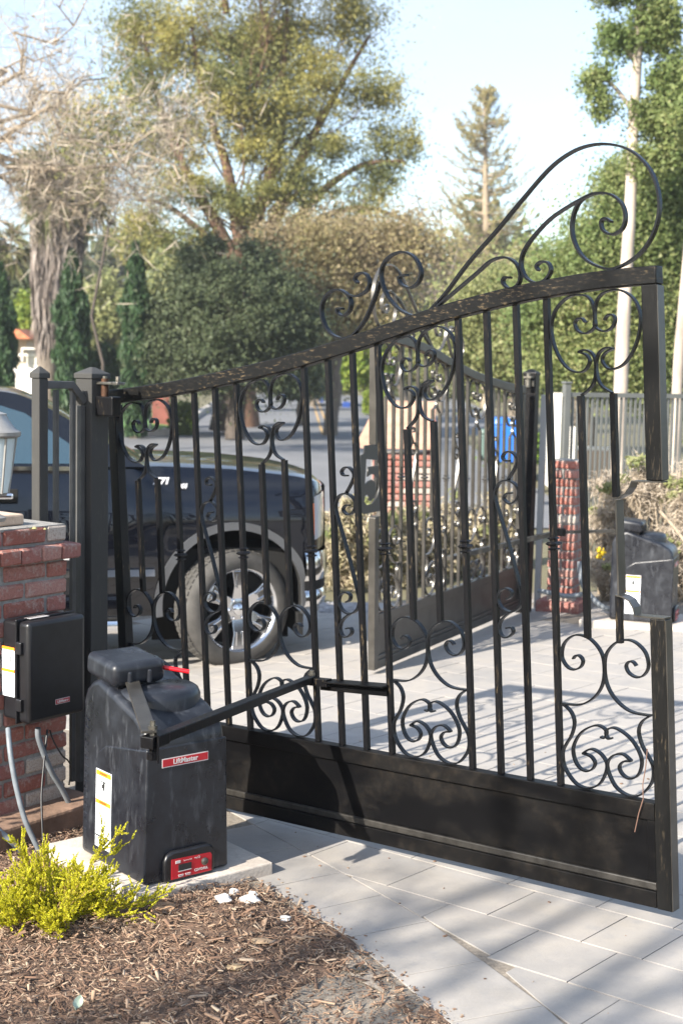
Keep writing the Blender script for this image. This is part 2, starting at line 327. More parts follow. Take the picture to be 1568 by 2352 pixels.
tag(MB().grid(hillfn,np.linspace(-200,200,41),np.linspace(45,420,30)).build('hill',M_hill,smooth=60),'low wooded rise behind the road',kind='structure')

# driveway with its pavers
EF=Vector((.749,-.663,0)).normalized(); EG=Vector((-EF.y,EF.x,0))
def mulch_side(x,y):        # >0 on the paver side of the planting bed's edge
    P=[(-.60,5.64),(-.232,5.036),(.058,4.548),(.342,3.9),(.62,3.1),(1.1,1.6)]
    for (a,b_),(c,d) in zip(P,P[1:]):
        if d<=y<=b_ or (b_==5.64 and y>5.64) or (d==1.6 and y<1.6):
            return x-(a+(c-a)*(y-b_)/(d-b_))
    return -1
drive=sheet('driveway',[(-.9,1.4),(4.6,1.4),(4.6,12.6),(-3.9,12.6)],M_sand,-.0045,'pale concrete paver driveway on both sides of the gate',24)
BP=[(-.60,5.64),(-.232,5.036),(.058,4.548),(.342,3.9),(.62,3.1),(.95,2.1)]
BW=.30
def bnormal(i):
    A=Vector((*BP[i],0)); B=Vector((*BP[i+1],0)); d=(B-A).normalized(); return A,Vector((-d.y,d.x,0)),d
def clip(poly,P0,n,off):
    out=[]
    for i in range(len(poly)):
        a,b_=poly[i],poly[(i+1)%len(poly)]; da=(a-P0).dot(n)-off; db=(b_-P0).dot(n)-off
        if da>=0: out.append(a)
        if (da>=0)!=(db>=0): t=da/(da-db); out.append(a+(b_-a)*t)
    return out
def area(P): return abs(sum(P[i].x*P[(i+1)%len(P)].y-P[(i+1)%len(P)].x*P[i].y for i in range(len(P))))/2 if len(P)>2 else 0
pavers=[]; pr=random.Random(3)
FCR=Vector((1.437,11.31,0)); FIN=Vector((.904,-.428,0))
def keep(c):
    d=(Vector((c.x,c.y,0))-NH).dot(OUTW); a=(Vector((c.x,c.y,0))-NH).dot(AL)
    if c.y<2.0 or c.y>12.4 or c.x>4.4 or d>3.4: return False
    if a<-.15 and d>-.35: return False
    if c.x>1.62+.1*(c.y-10) and c.y>10.95: return False
    return True
for j in range(-14,34):
    g=j*.300; u=-9+pr.uniform(0,.4)
    while u<8:
        L=pr.choice((.225,.30,.375,.45,.45)); c=EF*(u+L/2)+EG*(g+.15); u+=L
        if not keep(c): continue
        P=[c+EF*(s*(L/2-.002))+EG*(k*.148) for s,k in ((-1,-1),(1,-1),(1,1),(-1,1))]
        for i in range(len(BP)-1):
            A,n,d=bnormal(i); t=(c-A).dot(d); LL=(Vector((*BP[i+1],0))-A).length
            if (i==0 and t<LL+.1) or (i>0 and -.25<t<LL+.25): P=clip(P,A,n,BW+.004)
        if area(P)>.006: pavers.append(P)
for i in range(len(BP)-1):
    A,n,d=bnormal(i); LL=(Vector((*BP[i+1],0))-A).length; k=max(1,round(LL/.33))
    n0=(bnormal(i-1)[1]+n).normalized() if i>0 else n; n1=(bnormal(i+1)[1]+n).normalized() if i<len(BP)-2 else n
    for q in range(k):
        a0=A+d*(LL*q/k+.002); a1=A+d*(LL*(q+1)/k-.002); na=n0 if q==0 else n; nb=n1 if q==k-1 else n
        pavers.append([a0,a1,a1+nb*BW,a0+na*BW])
def paver_poly(mb,P,zoff):
    P=[p for i,p in enumerate(P) if (p-P[i-1]).length>.004]; m=len(P)
    if m<3: return
    if sum(P[i].x*P[(i+1)%m].y-P[(i+1)%m].x*P[i].y for i in range(m))<0: P=P[::-1]
    c=sum(P,Vector((0,0,0)))/m; tx,ty=pr.uniform(-.004,.004),pr.uniform(-.004,.004)
    top=[Vector((p.x,p.y,gz(p.x,p.y)+zoff+tx*(p.x-c.x)+ty*(p.y-c.y))) for p in P]
    ins=[v+(Vector((c.x,c.y,0))-Vector((v.x,v.y,0))).normalized()*.0026 for v in top]
    mid=[v-Vector((0,0,.0009)) for v in top]; low=[v-Vector((0,0,.04)) for v in top]; fs=[]
    for i in range(m): j=(i+1)%m; fs+=[(i,j,m+j,m+i),(m+i,m+j,2*m+j,2*m+i)]
    mb.add(low+mid+ins,fs+[tuple(range(2*m,3*m))])
def ctr(P): return sum(P,Vector((0,0,0)))/len(P)
def seen(P): c=ctr(P); return c.length if abs(c.x)<.27*c.y+.35 and c.y>3.2 else 99+c.length
pavers.sort(key=seen)
rest=MB()
for i,P in enumerate(pavers):
    if i<290:
        mb=MB(); paver_poly(mb,P,pr.uniform(-.0006,.0006))
        if mb.v: mb.build('paver',M_pav,drive,fix=False)
    else: paver_poly(rest,P,0)
if rest.v: tag(rest.build('paver_field',M_pav,drive,fix=False),kind='stuff')

# planting bed
bed=MB()
def bedz(x,y): return gz(x,y)-.005+.035*math.exp(-((x+.35)**2+(y-4.75)**2)/.05)+.012*math.sin(7*x+2)*math.sin(6*y)+.02*smooth(.1,.6,-mulch_side(x,y))
def bedfn(u,v):
    y=1.2+v*(6.0-1.2); xr=None
    lo,hi=-4.0,2.0
    for _ in range(30):
        m=(lo+hi)/2
        if mulch_side(m,y)>0: hi=m
        else: lo=m
    x=-4.2+(lo-.002+4.2)*(u**.55); return (x,y,bedz(x,y)-.006)
tag(bed.grid(bedfn,np.linspace(0,1,46),np.linspace(0,1,60)).build('planting_bed',M_soil,smooth=60),'bark mulch planting bed in the foreground',kind='structure')
def chips():
    n=52000; x=rng.uniform(-1.45,.8,n); y=rng.uniform(3.3,5.9,n)
    msk=np.array([mulch_side(a,b_)<.012*rng.normal()-.01 and not(-1.02<a<-.25 and 4.82<b_<5.75 and ((a+.74)*.773+(b_-4.77)*.635>-.01) and (-(a+.74)*.635+(b_-4.77)*.773>-.0)) for a,b_ in zip(x,y)])
    x=x[msk]; y=y[msk]; n=len(x); z=np.array([bedz(a,b_) for a,b_ in zip(x,y)])+rng.uniform(-.006,.014,n)
    L=np.exp(rng.normal(math.log(.0135),.5,n)); W=L*rng.uniform(.14,.42,n)*.8; T=np.maximum(.0008,W*rng.uniform(.15,.4,n))
    big=rng.uniform(size=n)<.012; L[big]*=2.3
    yaw=rng.uniform(0,2*math.pi,n); pit=rng.normal(0,.33,n); rol=rng.normal(0,.5,n)
    ax=np.stack([np.cos(yaw)*np.cos(pit),np.sin(yaw)*np.cos(pit),np.sin(pit)],1); sd_=unit(np.cross(ax,np.stack([np.sin(rol)*.8,0*rol,np.ones(n)],1))); up=np.cross(sd_,ax)
    C=np.stack([x,y,z],1); V=[]
    for k in (-1,1):
        for j in (-1,1):
            for i in (-1,1):
                tp=.55 if i>0 else 1.0
                V.append(C+ax*(i*L/2)[:,None]+sd_*(j*W/2*tp)[:,None]+up*(k*T/2)[:,None])
    V=np.stack(V,1).reshape(-1,3).astype(np.float32)
    F=np.array([(4,5,7,6),(0,1,5,4),(2,6,7,3),(1,3,7,5)],dtype=np.int32); Fi=(F[None]+8*np.arange(n,dtype=np.int32)[:,None,None]).reshape(-1)
    me=bpy.data.meshes.new('bark_mulch'); me.vertices.add(len(V)); me.vertices.foreach_set('co',V.ravel()); me.loops.add(len(Fi)); me.loops.foreach_set('vertex_index',Fi)
    me.polygons.add(4*n); me.polygons.foreach_set('loop_start',np.arange(0,16*n,4,dtype=np.int32)); me.update(calc_edges=True); me.materials.append(M_chip)
    o=bpy.data.objects.new('bark_mulch',me); COL.objects.link(o); tag(o,'shredded brown bark mulch covering the planting bed',kind='stuff')
chips()

# ------------------------------------------------------------------ gates
TOPA=[(1.204,-.101),(1.11,-.087),(.971,-.086),(.883,-.1),(.947,-.124),(1.139,-.138),(1.334,-.135),(1.51,-.117),(1.5,-.095),(1.49,-.067),(1.43,-.036),(1.27,-.014),(1.062,-.006),(.783,-.005),(.496,-.02),(.259,-.049),(.132,-.093),(.149,-.136),(.252,-.181),(.413,-.22),(.632,-.251),(.882,-.266),(1.106,-.266),(1.249,-.251),(1.309,-.231),(1.203,-.211),(.97,-.199)]
TOPB=[(.97,-.199),(1.152,-.194),(1.36,-.205),(1.47,-.228),(1.495,-.254),(1.48,-.281),(1.42,-.307),(1.28,-.328),(1.03,-.347)]
BOTA=[(.522,.693),(.61,.705),(.738,.705),(.833,.689),(.756,.667),(.554,.655),(.355,.66),(.203,.681),(.16,.706),(.24,.742),(.47,.769),(.729,.779),(1.037,.771),(1.283,.748),(1.45,.716),(1.495,.674),(1.46,.63),(1.34,.594),(1.124,.563),(.837,.54),(.55,.531),(.13,.53)]
BOTB=[(.13,.53),(.4,.505),(.505,.469),(.407,.423),(.226,.388),(.102,.357),(.119,.313),(.283,.278),(.535,.25),(.875,.243),(1.217,.262),(1.421,.3),(1.497,.339),(1.36,.367),(1.162,.381),(.966,.382),(.749,.364)]
BOTC=[(.749,.364),(.988,.358),(1.123,.338),(1.047,.315),(.861,.303),(.635,.31),(.485,.336),(.437,.373),(.547,.409),(.755,.441),(1.043,.463),(1.269,.47),(1.461,.461),(1.51,.447),(1.453,.43),(1.329,.432)]
CRA=[(14.03,1.927),(14.56,1.979),(15.43,2.086),(16.42,2.188),(17.39,2.295),(18.18,2.377),(18.78,2.419),(19.37,2.439),(20.01,2.437),(20.63,2.411),(21.1,2.362),(21.39,2.301),(21.51,2.224),(21.39,2.149),(21.11,2.091),(20.69,2.049),(20.12,2.024),(19.63,2.036),(19.2,2.071),(18.94,2.125),(18.88,2.177),(18.99,2.231),(19.25,2.267),(19.69,2.279),(20.11,2.268),(20.42,2.233),(20.51,2.19),(20.4,2.152),(20.08,2.137),(19.82,2.156),(19.78,2.183),(19.91,2.193),(20.09,2.179)]
CRB=[(19.58,2.28),(19.03,2.258),(18.28,2.216),(17.74,2.166),(17.34,2.113),(17.21,2.065),(17.35,2.019),(17.65,1.997),(17.96,2.002),(18.17,2.033),(18.09,2.061),(17.86,2.067),(17.71,2.053),(17.78,2.038)]
CRC=[(14.16,1.929),(14.9,1.985),(15.74,2.049),(16.23,2.087),(16.71,2.093),(17.06,2.067),(17.18,2.025),(17.07,1.993),(16.8,1.983),(16.59,2.005),(16.65,2.023),(16.85,2.021)]
CRD=[(14.03,1.924),(13.77,1.911),(13.43,1.908),(12.91,1.934),(12.48,1.985),(12.25,2.049),(12.3,2.101),(12.62,2.137),(13.07,2.148),(13.5,2.125),(13.74,2.071),(13.6,2.029),(13.29,2.013),(12.98,2.03),(12.93,2.056),(13.22,2.062)]
CRE=[(12.19,2.045),(11.94,1.981),(11.54,1.903),(11.06,1.852),(10.58,1.841),(10.12,1.866),(9.85,1.922),(9.87,1.977),(10.18,2.02),(10.61,2.026),(10.97,1.996),(10.99,1.951),(10.71,1.926),(10.48,1.941),(10.49,1.956),(10.68,1.953)]
CRF=[(10.93,2.004),(11.3,1.998),(11.68,2.018),(11.78,2.048),(11.65,2.078),(11.38,2.083),(11.21,2.064),(11.32,2.047)]
BRU=[(.62,1.311),(.45,1.313),(.393,1.326),(.502,1.341),(.689,1.343),(.847,1.327),(.88,1.308),(.767,1.28),(.547,1.243)]
BRM=[(.66,1.196),(.487,1.193),(.396,1.175),(.596,1.158),(.828,1.173),(.902,1.205),(.768,1.23),(.525,1.241),(.273,1.232),(.125,1.206),(.105,1.173),(.302,1.094),(.554,.996),(.886,.842),(.9,.814),(.782,.785),(.508,.768),(.221,.78),(.085,.81),(.161,.84),(.374,.852),(.56,.843),(.53,.823),(.38,.813)]
BRL=[(.528,.769),(.228,.743),(.089,.709),(.181,.678),(.389,.676),(.562,.694),(.527,.712),(.339,.708)]
RT_T=[-.4,0,3,6,8.75,11.4,14.4,17.2,19.75,21.5]; RT_Z=[1.664,1.667,1.695,1.741,1.792,1.857,1.943,1.997,2.024,2.026]
def railtop(t): return float(np.interp(t,RT_T,RT_Z))
def railtop_s(t): return sum(railtop(t+d) for d in (-.8,-.4,0,.4,.8))/5
def raillow(t): return railtop_s(t)-.062
def make_gate(G,nrm,root,far=False):
    Mi,Ms,Mr,Mk=(M_grayiron,M_sunscroll,M_grayiron,M_grayiron) if far else (M_iron,M_scroll,M_rail,M_sheet)
    def path(P,d=0): return [G(p[0],p[1],d) for p in P]
    # curved top rail
    ts=np.linspace(-.25,21.45,56); mb=MB(); vs=[]; fs=[]
    for t in ts:
        z=railtop_s(t)
        for zz_,d in ((0,.026),(-.060,.026),(-.060,-.026),(0,-.026)): vs.append(G(t,z+zz_,d))
    for i in range(len(ts)-1):
        for j in range(4):
            a=i*4+j; b_=i*4+(j+1)%4; fs.append((a,b_,b_+4,a+4))
    fs+=[(0,1,2,3),tuple(len(vs)-4+k for k in (3,2,1,0))]
    mb.add(vs,fs).build('top_rail',Mr,root,smooth=30,bevel=.004)
    def blk(t0,t1,z0,z1,d0,d1): return [G(t0,z0,d0),G(t1,z0,d0),G(t1,z0,d1),G(t0,z0,d1),G(t0,z1,d0),G(t1,z1,d0),G(t1,z1,d1),G(t0,z1,d1)]
    MB().hexa(blk(-.25,.16,-.122,1.60,-.024,.024)).build('hinge_stile',Mi,root,bevel=.003)
    MB().hexa(blk(21.0,21.45,1.322,1.965,-.024,.024)).build('meeting_stile',Mi if far else M_stile,root,bevel=.003)
    MB().hexa(blk(21.0,21.45,-.122,.862,-.024,.024)).build('meeting_stile',Mi if far else M_stile,root,bevel=.003)
    st=[(21.44,1.318),(21.0,1.318),(20.57,1.318),(20.50,1.297),(20.36,1.275),(20.16,1.262),(20.0,1.255)]
    st2=[(20.0,.931),(20.2,.927),(20.4,.916),(20.52,.893),(20.56,.866),(21.0,.866),(21.44,.866)]
    MB().bar(path(st),nrm,.050,.005).build('notch_strip',M_grayiron,root); MB().bar(path([(20.09,1.252),(20.09,1.1),(20.09,.934)]),nrm,.050,.006).build('notch_strip',M_grayiron,root); MB().bar(path(st2),nrm,.050,.005).build('notch_strip',M_grayiron,root)
    for z0,z1 in ((1.325,1.962),(-.120,.859)): MB().hexa(blk(21.452,21.475,z0,z1,-.023,.023)).build('edge_plate',M_grayiron,root)
    # kick panel
    MB().hexa(blk(.04,20.99,.178,.237,-.024,.024)).build('mid_rail',Mk,root,bevel=.003)
    MB().hexa(blk(.04,20.99,-.121,-.064,-.024,.024)).build('base_rail',Mk,root,bevel=.003)
    MB().hexa(blk(.04,20.99,-.063,.177,-.004,.004)).build('kick_panel',Mk,root)
    for z0,z1 in ((-.063,-.036),): MB().hexa(blk(.06,20.97,z0,z1,.0045,.017)).build('moulding',M_mould if not far else Mk,root,bevel=.004)
    MB().hexa(blk(20.72,20.97,-.035,.176,.0045,.014)).build('moulding',Mk,root,bevel=.004)
    bw=.0100
    def bar(t,z0,z1,name='bar'):
        n=Vector(nrm); a=G(t,z0); c=G(t,z1); u=(c-a).normalized().cross(n).normalized()
        mb=MB(); mb.hexa([a-u*bw-n*bw,a+u*bw-n*bw,a+u*bw+n*bw,a-u*bw+n*bw,c-u*bw-n*bw,c+u*bw-n*bw,c+u*bw+n*bw,c-u*bw+n*bw])
        return mb.build(name,Mi,root)
    for t in (3,4,5,6,9,10,11,12,15,16,17,18):
        o=bar(t,.2375,raillow(t))
        if t%3==0:
            zk=.948+.0096*(t-3); n=Vector(nrm); c=G(t,zk); up=(G(t,zk+.1)-c).normalized(); u=up.cross(n).normalized(); mb=MB()
            for z,s,h in ((-.019,.028,.008),(0,.036,.014),(.019,.028,.008)):
                prof=[(s*.60,z-h/2),(s*.86,z),(s*.60,z+h/2)]; mb.lathe(c,prof,4,(( u+n).normalized(),(u-n).normalized(),up))
            mb.build('knuckle',Mi,o)
    wd=.019; th=.0060
    for p in (0,3*1,3*2,3*3):
        t0=(0,6,12,18)[p//3]
        def mir(P): return [(3-a,b_) for a,b_ in P]
        for M_ in (lambda P:P,mir):
            s=MB()
            for P in (TOPA,TOPB):
                Q=[(t0+v.x,v.y+raillow(t0+v.x)) for v in catmull(M_(P),4)]; s.bar(path(Q),nrm,wd,th)
            s.build('upper_scroll',Ms,root,smooth=30)
            s=MB()
            for P in (BOTA,BOTB,BOTC): s.bar(path([(t0+v.x,v.y) for v in catmull(M_(P),4)]),nrm,wd,th)
            s.build('lower_scroll',Ms,root,smooth=30)
        for tt in (1,2):
            z1=raillow(t0+tt)-.349
            if t0+tt==20: bar(20,.765,.93,'short_bar'); bar(20,1.262,z1,'short_bar')
            else: bar(t0+tt,.772,z1,'short_bar')
    for t0 in (4,10,16):
        dz={4:-.055,10:0,16:.068}[t0]; s=MB()
        for P in (BRU,BRM,BRL): s.bar(path([(t0+v.x,v.y+dz) for v in catmull(P,4)]),nrm,wd,th)
        s.build('side_scroll',Ms,root,smooth=30)
    for P in (CRA,CRB,CRC,CRD,CRE,CRF):
        MB().bar(path([(v.x,v.y+.004) for v in catmull(P,4)]),nrm,.022,.0075).build('crest_scroll',Ms,root,smooth=30)
# near gate
NN=Vector((-.632,-.775,0)).normalized()
def GN(t,z,d=0):
    w_=z+.0056*t; u=(t-9.6289-.60557*w_)/8.00444
    return Vector((.775*u,5.55-.632*u,w_))+NN*(d-.008)
gN=thing('driveway_gate',GN(0,-.122),'open black wrought iron gate leaf with tall crest scroll, nearest the camera','gate','gate leaves of the driveway')
make_gate(GN,NN,gN)
FA=R(242.9185); FD=Vector((math.cos(FA),math.sin(FA),0)); FN=Vector((FD.y*-1,FD.x,0))
FN=FN if FN.dot(Vector((0,-1,0)))>0 else -FN
def GF(t,z,d=0):
    w_=z-.004877*t*.1249-.0003; u=t*.1249+.03964*w_
    return Vector((1.435+u*FD.x,11.307+u*FD.y,w_))+FN*(d-.008)
gF=thing('driveway_gate',GF(0,-.122),'closed dark grey iron gate leaf further back carrying a cut-out number plate','gate','gate leaves of the driveway')
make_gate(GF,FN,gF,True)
# ------------------------------------------------------------------ posts, fences, hinges
Z3=Vector((0,0,1))
AP=Vector((.6,.8,0)); NP_=Vector((.8,-.6,0))
def post(name,c,size,ztop,ax,label,cat,mat,cap=.02,group=None):
    zb=gz(c.x,c.y)-.02; t=thing(name,Vector((c.x,c.y,zb)),label,cat,group); h=ztop-.05-zb
    MB().box((c.x,c.y,zb+h/2),(size,size,h),(ax[0],ax[1],Z3)).build('shaft',mat,t,bevel=.004)
    z0=zb+h; s=size/2+cap*.5; q=lambda k,z:[Vector((c.x,c.y,z))+ax[0]*(i*k)+ax[1]*(j*k) for i,j in ((-1,-1),(1,-1),(1,1),(-1,1))]
    mb=MB(); a=q(s,z0)+q(s,z0+.022)+q(size*.08,ztop); mb.add(a,[(0,3,2,1),(0,1,5,4),(1,2,6,5),(2,3,7,6),(3,0,4,7),(4,5,9,8),(5,6,10,9),(6,7,11,10),(7,4,8,11),(8,9,10,11)])
    mb.build('post_cap',mat,t,bevel=.003); return t
PC=Vector((-1.105,6.27,0)); gp=post('gate_post',PC,.102,1.768,(AP,NP_),'thick weathered black square gate post with pyramid cap beside the open gate hinge','post',M_post,.012,'gate posts')
FPn=Vector((-1.285,6.035,0)); fpost=post('fence_post',FPn,.050,1.768,(AP,NP_),'slim black fence post with cap standing behind the near brick pillar','post',M_post,.012)
# short infill panel between the two posts
pn=thing('railing',Vector(((PC.x+FPn.x)/2,(PC.y+FPn.y)/2,0)),'short black railing panel with chamfered corner between gate post and slim post','fence')
a=FPn+AP*.028+Z3*1.69; b_=PC-AP*.125+Z3*1.69; c_=PC-AP*.052+Z3*1.615
M_pan=simple('grey black railing paint',(.075,.073,.070),.5,nscale=8,nvar=.3)
MB().bar([a,b_,c_],NP_,.035,.034).build('top_rail',M_pan,pn,bevel=.003)
for f in (.30,.62):
    p=FPn+(PC-FPn)*f; MB().box((p.x,p.y,.80),(.019,.019,1.74),(AP,NP_,Z3)).build('bar',M_pan,pn)
p=PC-AP*.068; MB().box((p.x,p.y,.76),(.026,.032,1.68),(AP,NP_,Z3)).build('end_bar',M_pan,pn,bevel=.002)
for z in (.28,):
    p=(FPn+PC)/2; MB().box((p.x,p.y,z),(.21,.03,.05),(AP,NP_,Z3)).build('bottom_rail',M_pan,pn)
# near hinge fitting
hg=thing('hinge',GN(-.5,1.64),'greasy bolted top hinge joining the near gate to its post','hinge','gate hinges')
c=PC+NP_*.10+Z3*1.70
MB().box(c,(.16,.05,.012),(NP_,AP,Z3)).build('hinge_plate',M_steel,hg,bevel=.002)
MB().tube([c+Z3*.0-NP_*.02-Z3*.09,c-NP_*.02+Z3*.02],.017,12).build('hinge_barrel',simple('rusty hinge steel',(.07,.035,.02),.6,.6,nscale=50,nvar=.5),hg,smooth=40)
for k in (-.02,.06): MB().tube([c+NP_*k+Z3*.006,c+NP_*k+Z3*.03],.011,6).build('bolt',M_steel,hg)
MB().box(PC+NP_*.10+Z3*1.60,(.11,.055,.085),(NP_,AP,Z3)).build('hinge_block',M_iron,hg,bevel=.006)
# far post, hinge and pale gutter post
FDv=AL; FNv=Vector((.904,-.428,0))
FPc=Vector((1.435,11.307,0))+FDv*.14+OUTW*.0
fp=post('gate_post',FPc,.105,1.80,(FDv,FNv),'black square gate post holding the far closed gate beside the far brick pillar','post',M_iron,.012,'gate posts')
hg2=thing('hinge',FPc+Z3*1.7,'small dusty top hinge on the far gate post','hinge','gate hinges')
c=FPc-FDv*.07+FNv*.01+Z3*1.735; MB().box(c,(.15,.06,.014),(FDv,FNv,Z3)).build('hinge_plate',M_steel,hg2)
MB().tube([c-FDv*.04-Z3*.08,c-FDv*.04+Z3*.03],.018,10).build('hinge_barrel',M_steel,hg2); MB().box(c-Z3*.05+FDv*.02,(.06,.07,.05),(FDv,FNv,Z3)).build('hinge_block',M_steel,hg2,bevel=.004)
# number plate, fixed to the free end of the far gate
pl=[]; 
def NPt(u,z,d=0): return GF(22.0+u/.1249,0,0)+Z3*z+FN*d
# outline and a pierced figure 5 cut through the plate
def plate():
    W=.195; z0,z1=.90,1.325; out_=[(-W,z0+.06),(-W+.035,z0+.015),(-W+.07,z0),(W-.07,z0),(W-.035,z0+.015),(W,z0+.06),(W,z1-.06),(W-.05,z1-.05),(W-.06,z1),(-W+.06,z1),(-W+.05,z1-.05),(-W,z1-.06)]
    five=[(-.045,1.255),(-.038,1.238),(.075,1.225),(.085,1.19),(-.03,1.19),(-.035,1.13),(0,1.142),(.045,1.135),(.085,1.10),(.092,1.045),(.07,.99),(.02,.955),(-.035,.952),(-.062,.975),(-.058,1.01),(-.03,1.02),(-.012,1.0),(-.022,.982),(.005,.975),(.045,.995),(.058,1.045),(.045,1.09),(.01,1.108),(-.03,1.10),(-.062,1.08),(-.055,1.16),(-.052,1.24)]
    five=[(-x*1.35+.04,z) for x,z in five]
    cu=bpy.data.curves.new('plate','CURVE'); cu.dimensions='2D'; cu.fill_mode='BOTH'; cu.extrude=.004
    for P in (out_,five):
        s=cu.splines.new('POLY'); s.points.add(len(P)-1); s.use_cyclic_u=True
        for q,(x,z) in zip(s.points,P): q.co=(x,z,0,1)
    tmp=bpy.data.objects.new('plate',cu); COL.objects.link(tmp); me=bpy.data.meshes.new_from_object(tmp.evaluated_get(bpy.context.evaluated_depsgraph_get())); bpy.data.objects.remove(tmp)
    org=NPt(0,0,.018)-wloc(gF); ux=FD; uy=Z3; uz=ux.cross(uy); me.transform(Matrix(((ux.x,uy.x,uz.x,org.x),(ux.y,uy.y,uz.y,org.y),(ux.z,uy.z,uz.z,org.z),(0,0,0,1))))
    me.materials.clear(); me.materials.append(simple('dark plate paint',(.03,.029,.027),.5)); o=bpy.data.objects.new('number_plate',me); COL.objects.link(o); o.parent=gF
    MB().prism([NPt(x,z,-.06) for x,z in [(-.24,.96),(-.17,.95),(-.17,1.30),(-.24,1.29)]],FN*.02).build('number_plate',simple('black back plate',(.006,.006,.006),.5),gF)
plate()
# fence right of the far pillar
def fence(name,A,B,ztop,label,spacing,posts,mat,rail=.04):
    A=Vector(A); B=Vector(B); d=(B-A); L=d.length; d/=L; n=Vector((-d.y,d.x,0)); t=thing(name,Vector((A.x,A.y,gz(A.x,A.y))),label,'fence','dark metal picket fences')
    c=(A+B)/2; MB().box((c.x,c.y,ztop-rail/2),(L,.04,rail),(d,n,Z3)).build('top_rail',mat,t); MB().box((c.x,c.y,.12),(L,.035,.035),(d,n,Z3)).build('bottom_rail',mat,t)
    k=int(L/spacing); zb=.0
    me=None
    for i in range(k+1):
        p=A+d*(i*spacing)
        if me is None:
            o=MB().box((p.x,p.y,(ztop-rail+zb)/2),(.019,.019,ztop-rail-zb-.002),(d,n,Z3)).build('picket',mat,t); me=o.data; base=p.copy()
        else:
            o=bpy.data.objects.new('picket',me); COL.objects.link(o); o.parent=t; o.location=p-base
    for s in posts:
        p=A+d*(s*L); MB().box((p.x,p.y,(ztop+.07-.1)/2),(.06,.06,ztop+.17),(d,n,Z3)).build('fence_post',mat,t,bevel=.004)
        MB().box((p.x,p.y,ztop+.085),(.075,.075,.02),(d,n,Z3)).build('post_cap',mat,t,bevel=.006)
    return t
M_fen=simple('grey fence paint',(.13,.135,.128),.5,.2,nscale=3,nvar=.2)
A=at(1293,905,12.6); B=at(1640,908,13.2); fence('picket_fence',(A.x,A.y,0),(B.x,B.y,0),at(1293,901,12.6).z,'grey metal picket fence behind the far opener and dry bushes',.050,(0.02,.62),M_fen)
pw=thing('fence_post',FPc+FDv*.16+Vector((0,0,-.1)),'pale grey slim channel post beside the far gate post','post'); c=FPc+FDv*.17+FNv*.06
MB().box((c.x,c.y,.72),(.03,.05,1.75),(FDv,FNv,Z3)).build('shaft',simple('pale grey paint',(.30,.30,.30),.5),pw,bevel=.003)

# ------------------------------------------------------------------ brick pillars
def brick_mesh(L,W,H,seed):
    r=random.Random(seed); b=bmesh.new(); bmesh.ops.create_cube(b,size=1)
    for v in b.verts: v.co=Vector((v.co.x*L,v.co.y*W,v.co.z*H))+Vector((r.uniform(-1,1)*.003,r.uniform(-1,1)*.003,r.uniform(-1,1)*.003))
    bmesh.ops.bevel(b,geom=b.edges[:],offset=.006,segments=1,affect='EDGES',profile=.5)
    for v in b.verts: v.co+=Vector((r.uniform(-1,1),r.uniform(-1,1),r.uniform(-1,1)))*.0018
    me=bpy.data.meshes.new('brick'); b.to_mesh(me); b.free(); me.materials.append(M_brick); return me
BM={k:[brick_mesh(*k,s) for s in range(5)] for k in ((.215,.1,.060),(.1,.1,.060),(.1,.215,.060))}
def pillar(name,corner,ax,ay,W,ncourse,ztop,label,caps=2,over=.045,base=True):
    # corner: the corner at the far end of the visible face; ax runs back from it along that face, ay inwards
    br=random.Random(5 if base else 9); cs=.0735
    root=thing(name,Vector((corner.x,corner.y,gz(corner.x,corner.y)-.03)),label,'pillar','brick pillars')
    ctr=corner+ax*(W/2)+ay*(W/2); zb=ztop-ncourse*cs
    MB().box((ctr.x,ctr.y,(zb+ztop)/2-.004),(W-.018,W-.018,ztop-zb-.01),(ax,ay,Z3)).build('mortar_core',M_mortar,root)
    def put(u,v,z,along,L):
        key=(.215,.1,.060) if L>.15 else (.1,.1,.060); me=br.choice(BM[key]); o=bpy.data.objects.new('brick',me); COL.objects.link(o)
        p=corner+ax*u+ay*v-root.location; e=ax if along==0 else ay; q=Vector((-e.y,e.x,0)); s=br.choice((1,-1))
        o.matrix_local=Matrix(((e.x*s,q.x*s,0,p.x),(e.y*s,q.y*s,0,p.y),(0,0,1,z-root.location.z+br.uniform(-.0015,.0015)),(0,0,0,1))); o.parent=root
        o.matrix_parent_inverse=Matrix.Identity(4)
    for i in range(ncourse):
        z=ztop-.03-i*cs; ov=0; 
        if i==1: ov=over
        w_=W+2*ov
        j=i%2
        if i==1:      # soldier headers
            n=round(w_/.113); 
            for k in range(n):
                u=-ov+(k+.5)*w_/n
                for v in (-ov+.05,w_-ov-.05): put(u,v,z,0,.1)
                if 0<k<n-1:
                    for v in (-ov+.05,w_-ov-.05): put(v,u,z,1,.1)
            continue
        # pinwheel bond, shifted on alternate courses
        def run(side):
            if j==0: seg=[(.05,.1),(.05+.05+.012+.1075,.215),(.1+.024+.215+.05+.0,.1)]
            else: seg=[(.1075,.215),(.215+.0115+.1075,.215)]
            return seg
        if j==0:
            segs=[(.05,.1),(.221,.215),(.392,.1)] if W>.43 else [(W/2,.215)]
        else: segs=[(.1075,.215),(W-.1075,.215)] if W>.43 else [(.055,.1),(W-.055,.1)]
        for u,L in segs:
            for v in (.05,W-.05): put(u,v,z,0,L)
        if j==0:
            for u in (.05,): pass
            for v in ((.05,W-.05) if W>.43 else ()): put(v,W/2,z,1,.215)
        else:
            for v in (.05,W-.05): put(v,W/2,z,1,.215) if W>.43 else None
    return root
PCOR=Vector((-1.142,5.887,0)); PZ=1.112
pl1=pillar('brick_pillar',PCOR,-AP,-NP_,.442,17,PZ,'red brick pillar at the left edge carrying the lantern and black control box')
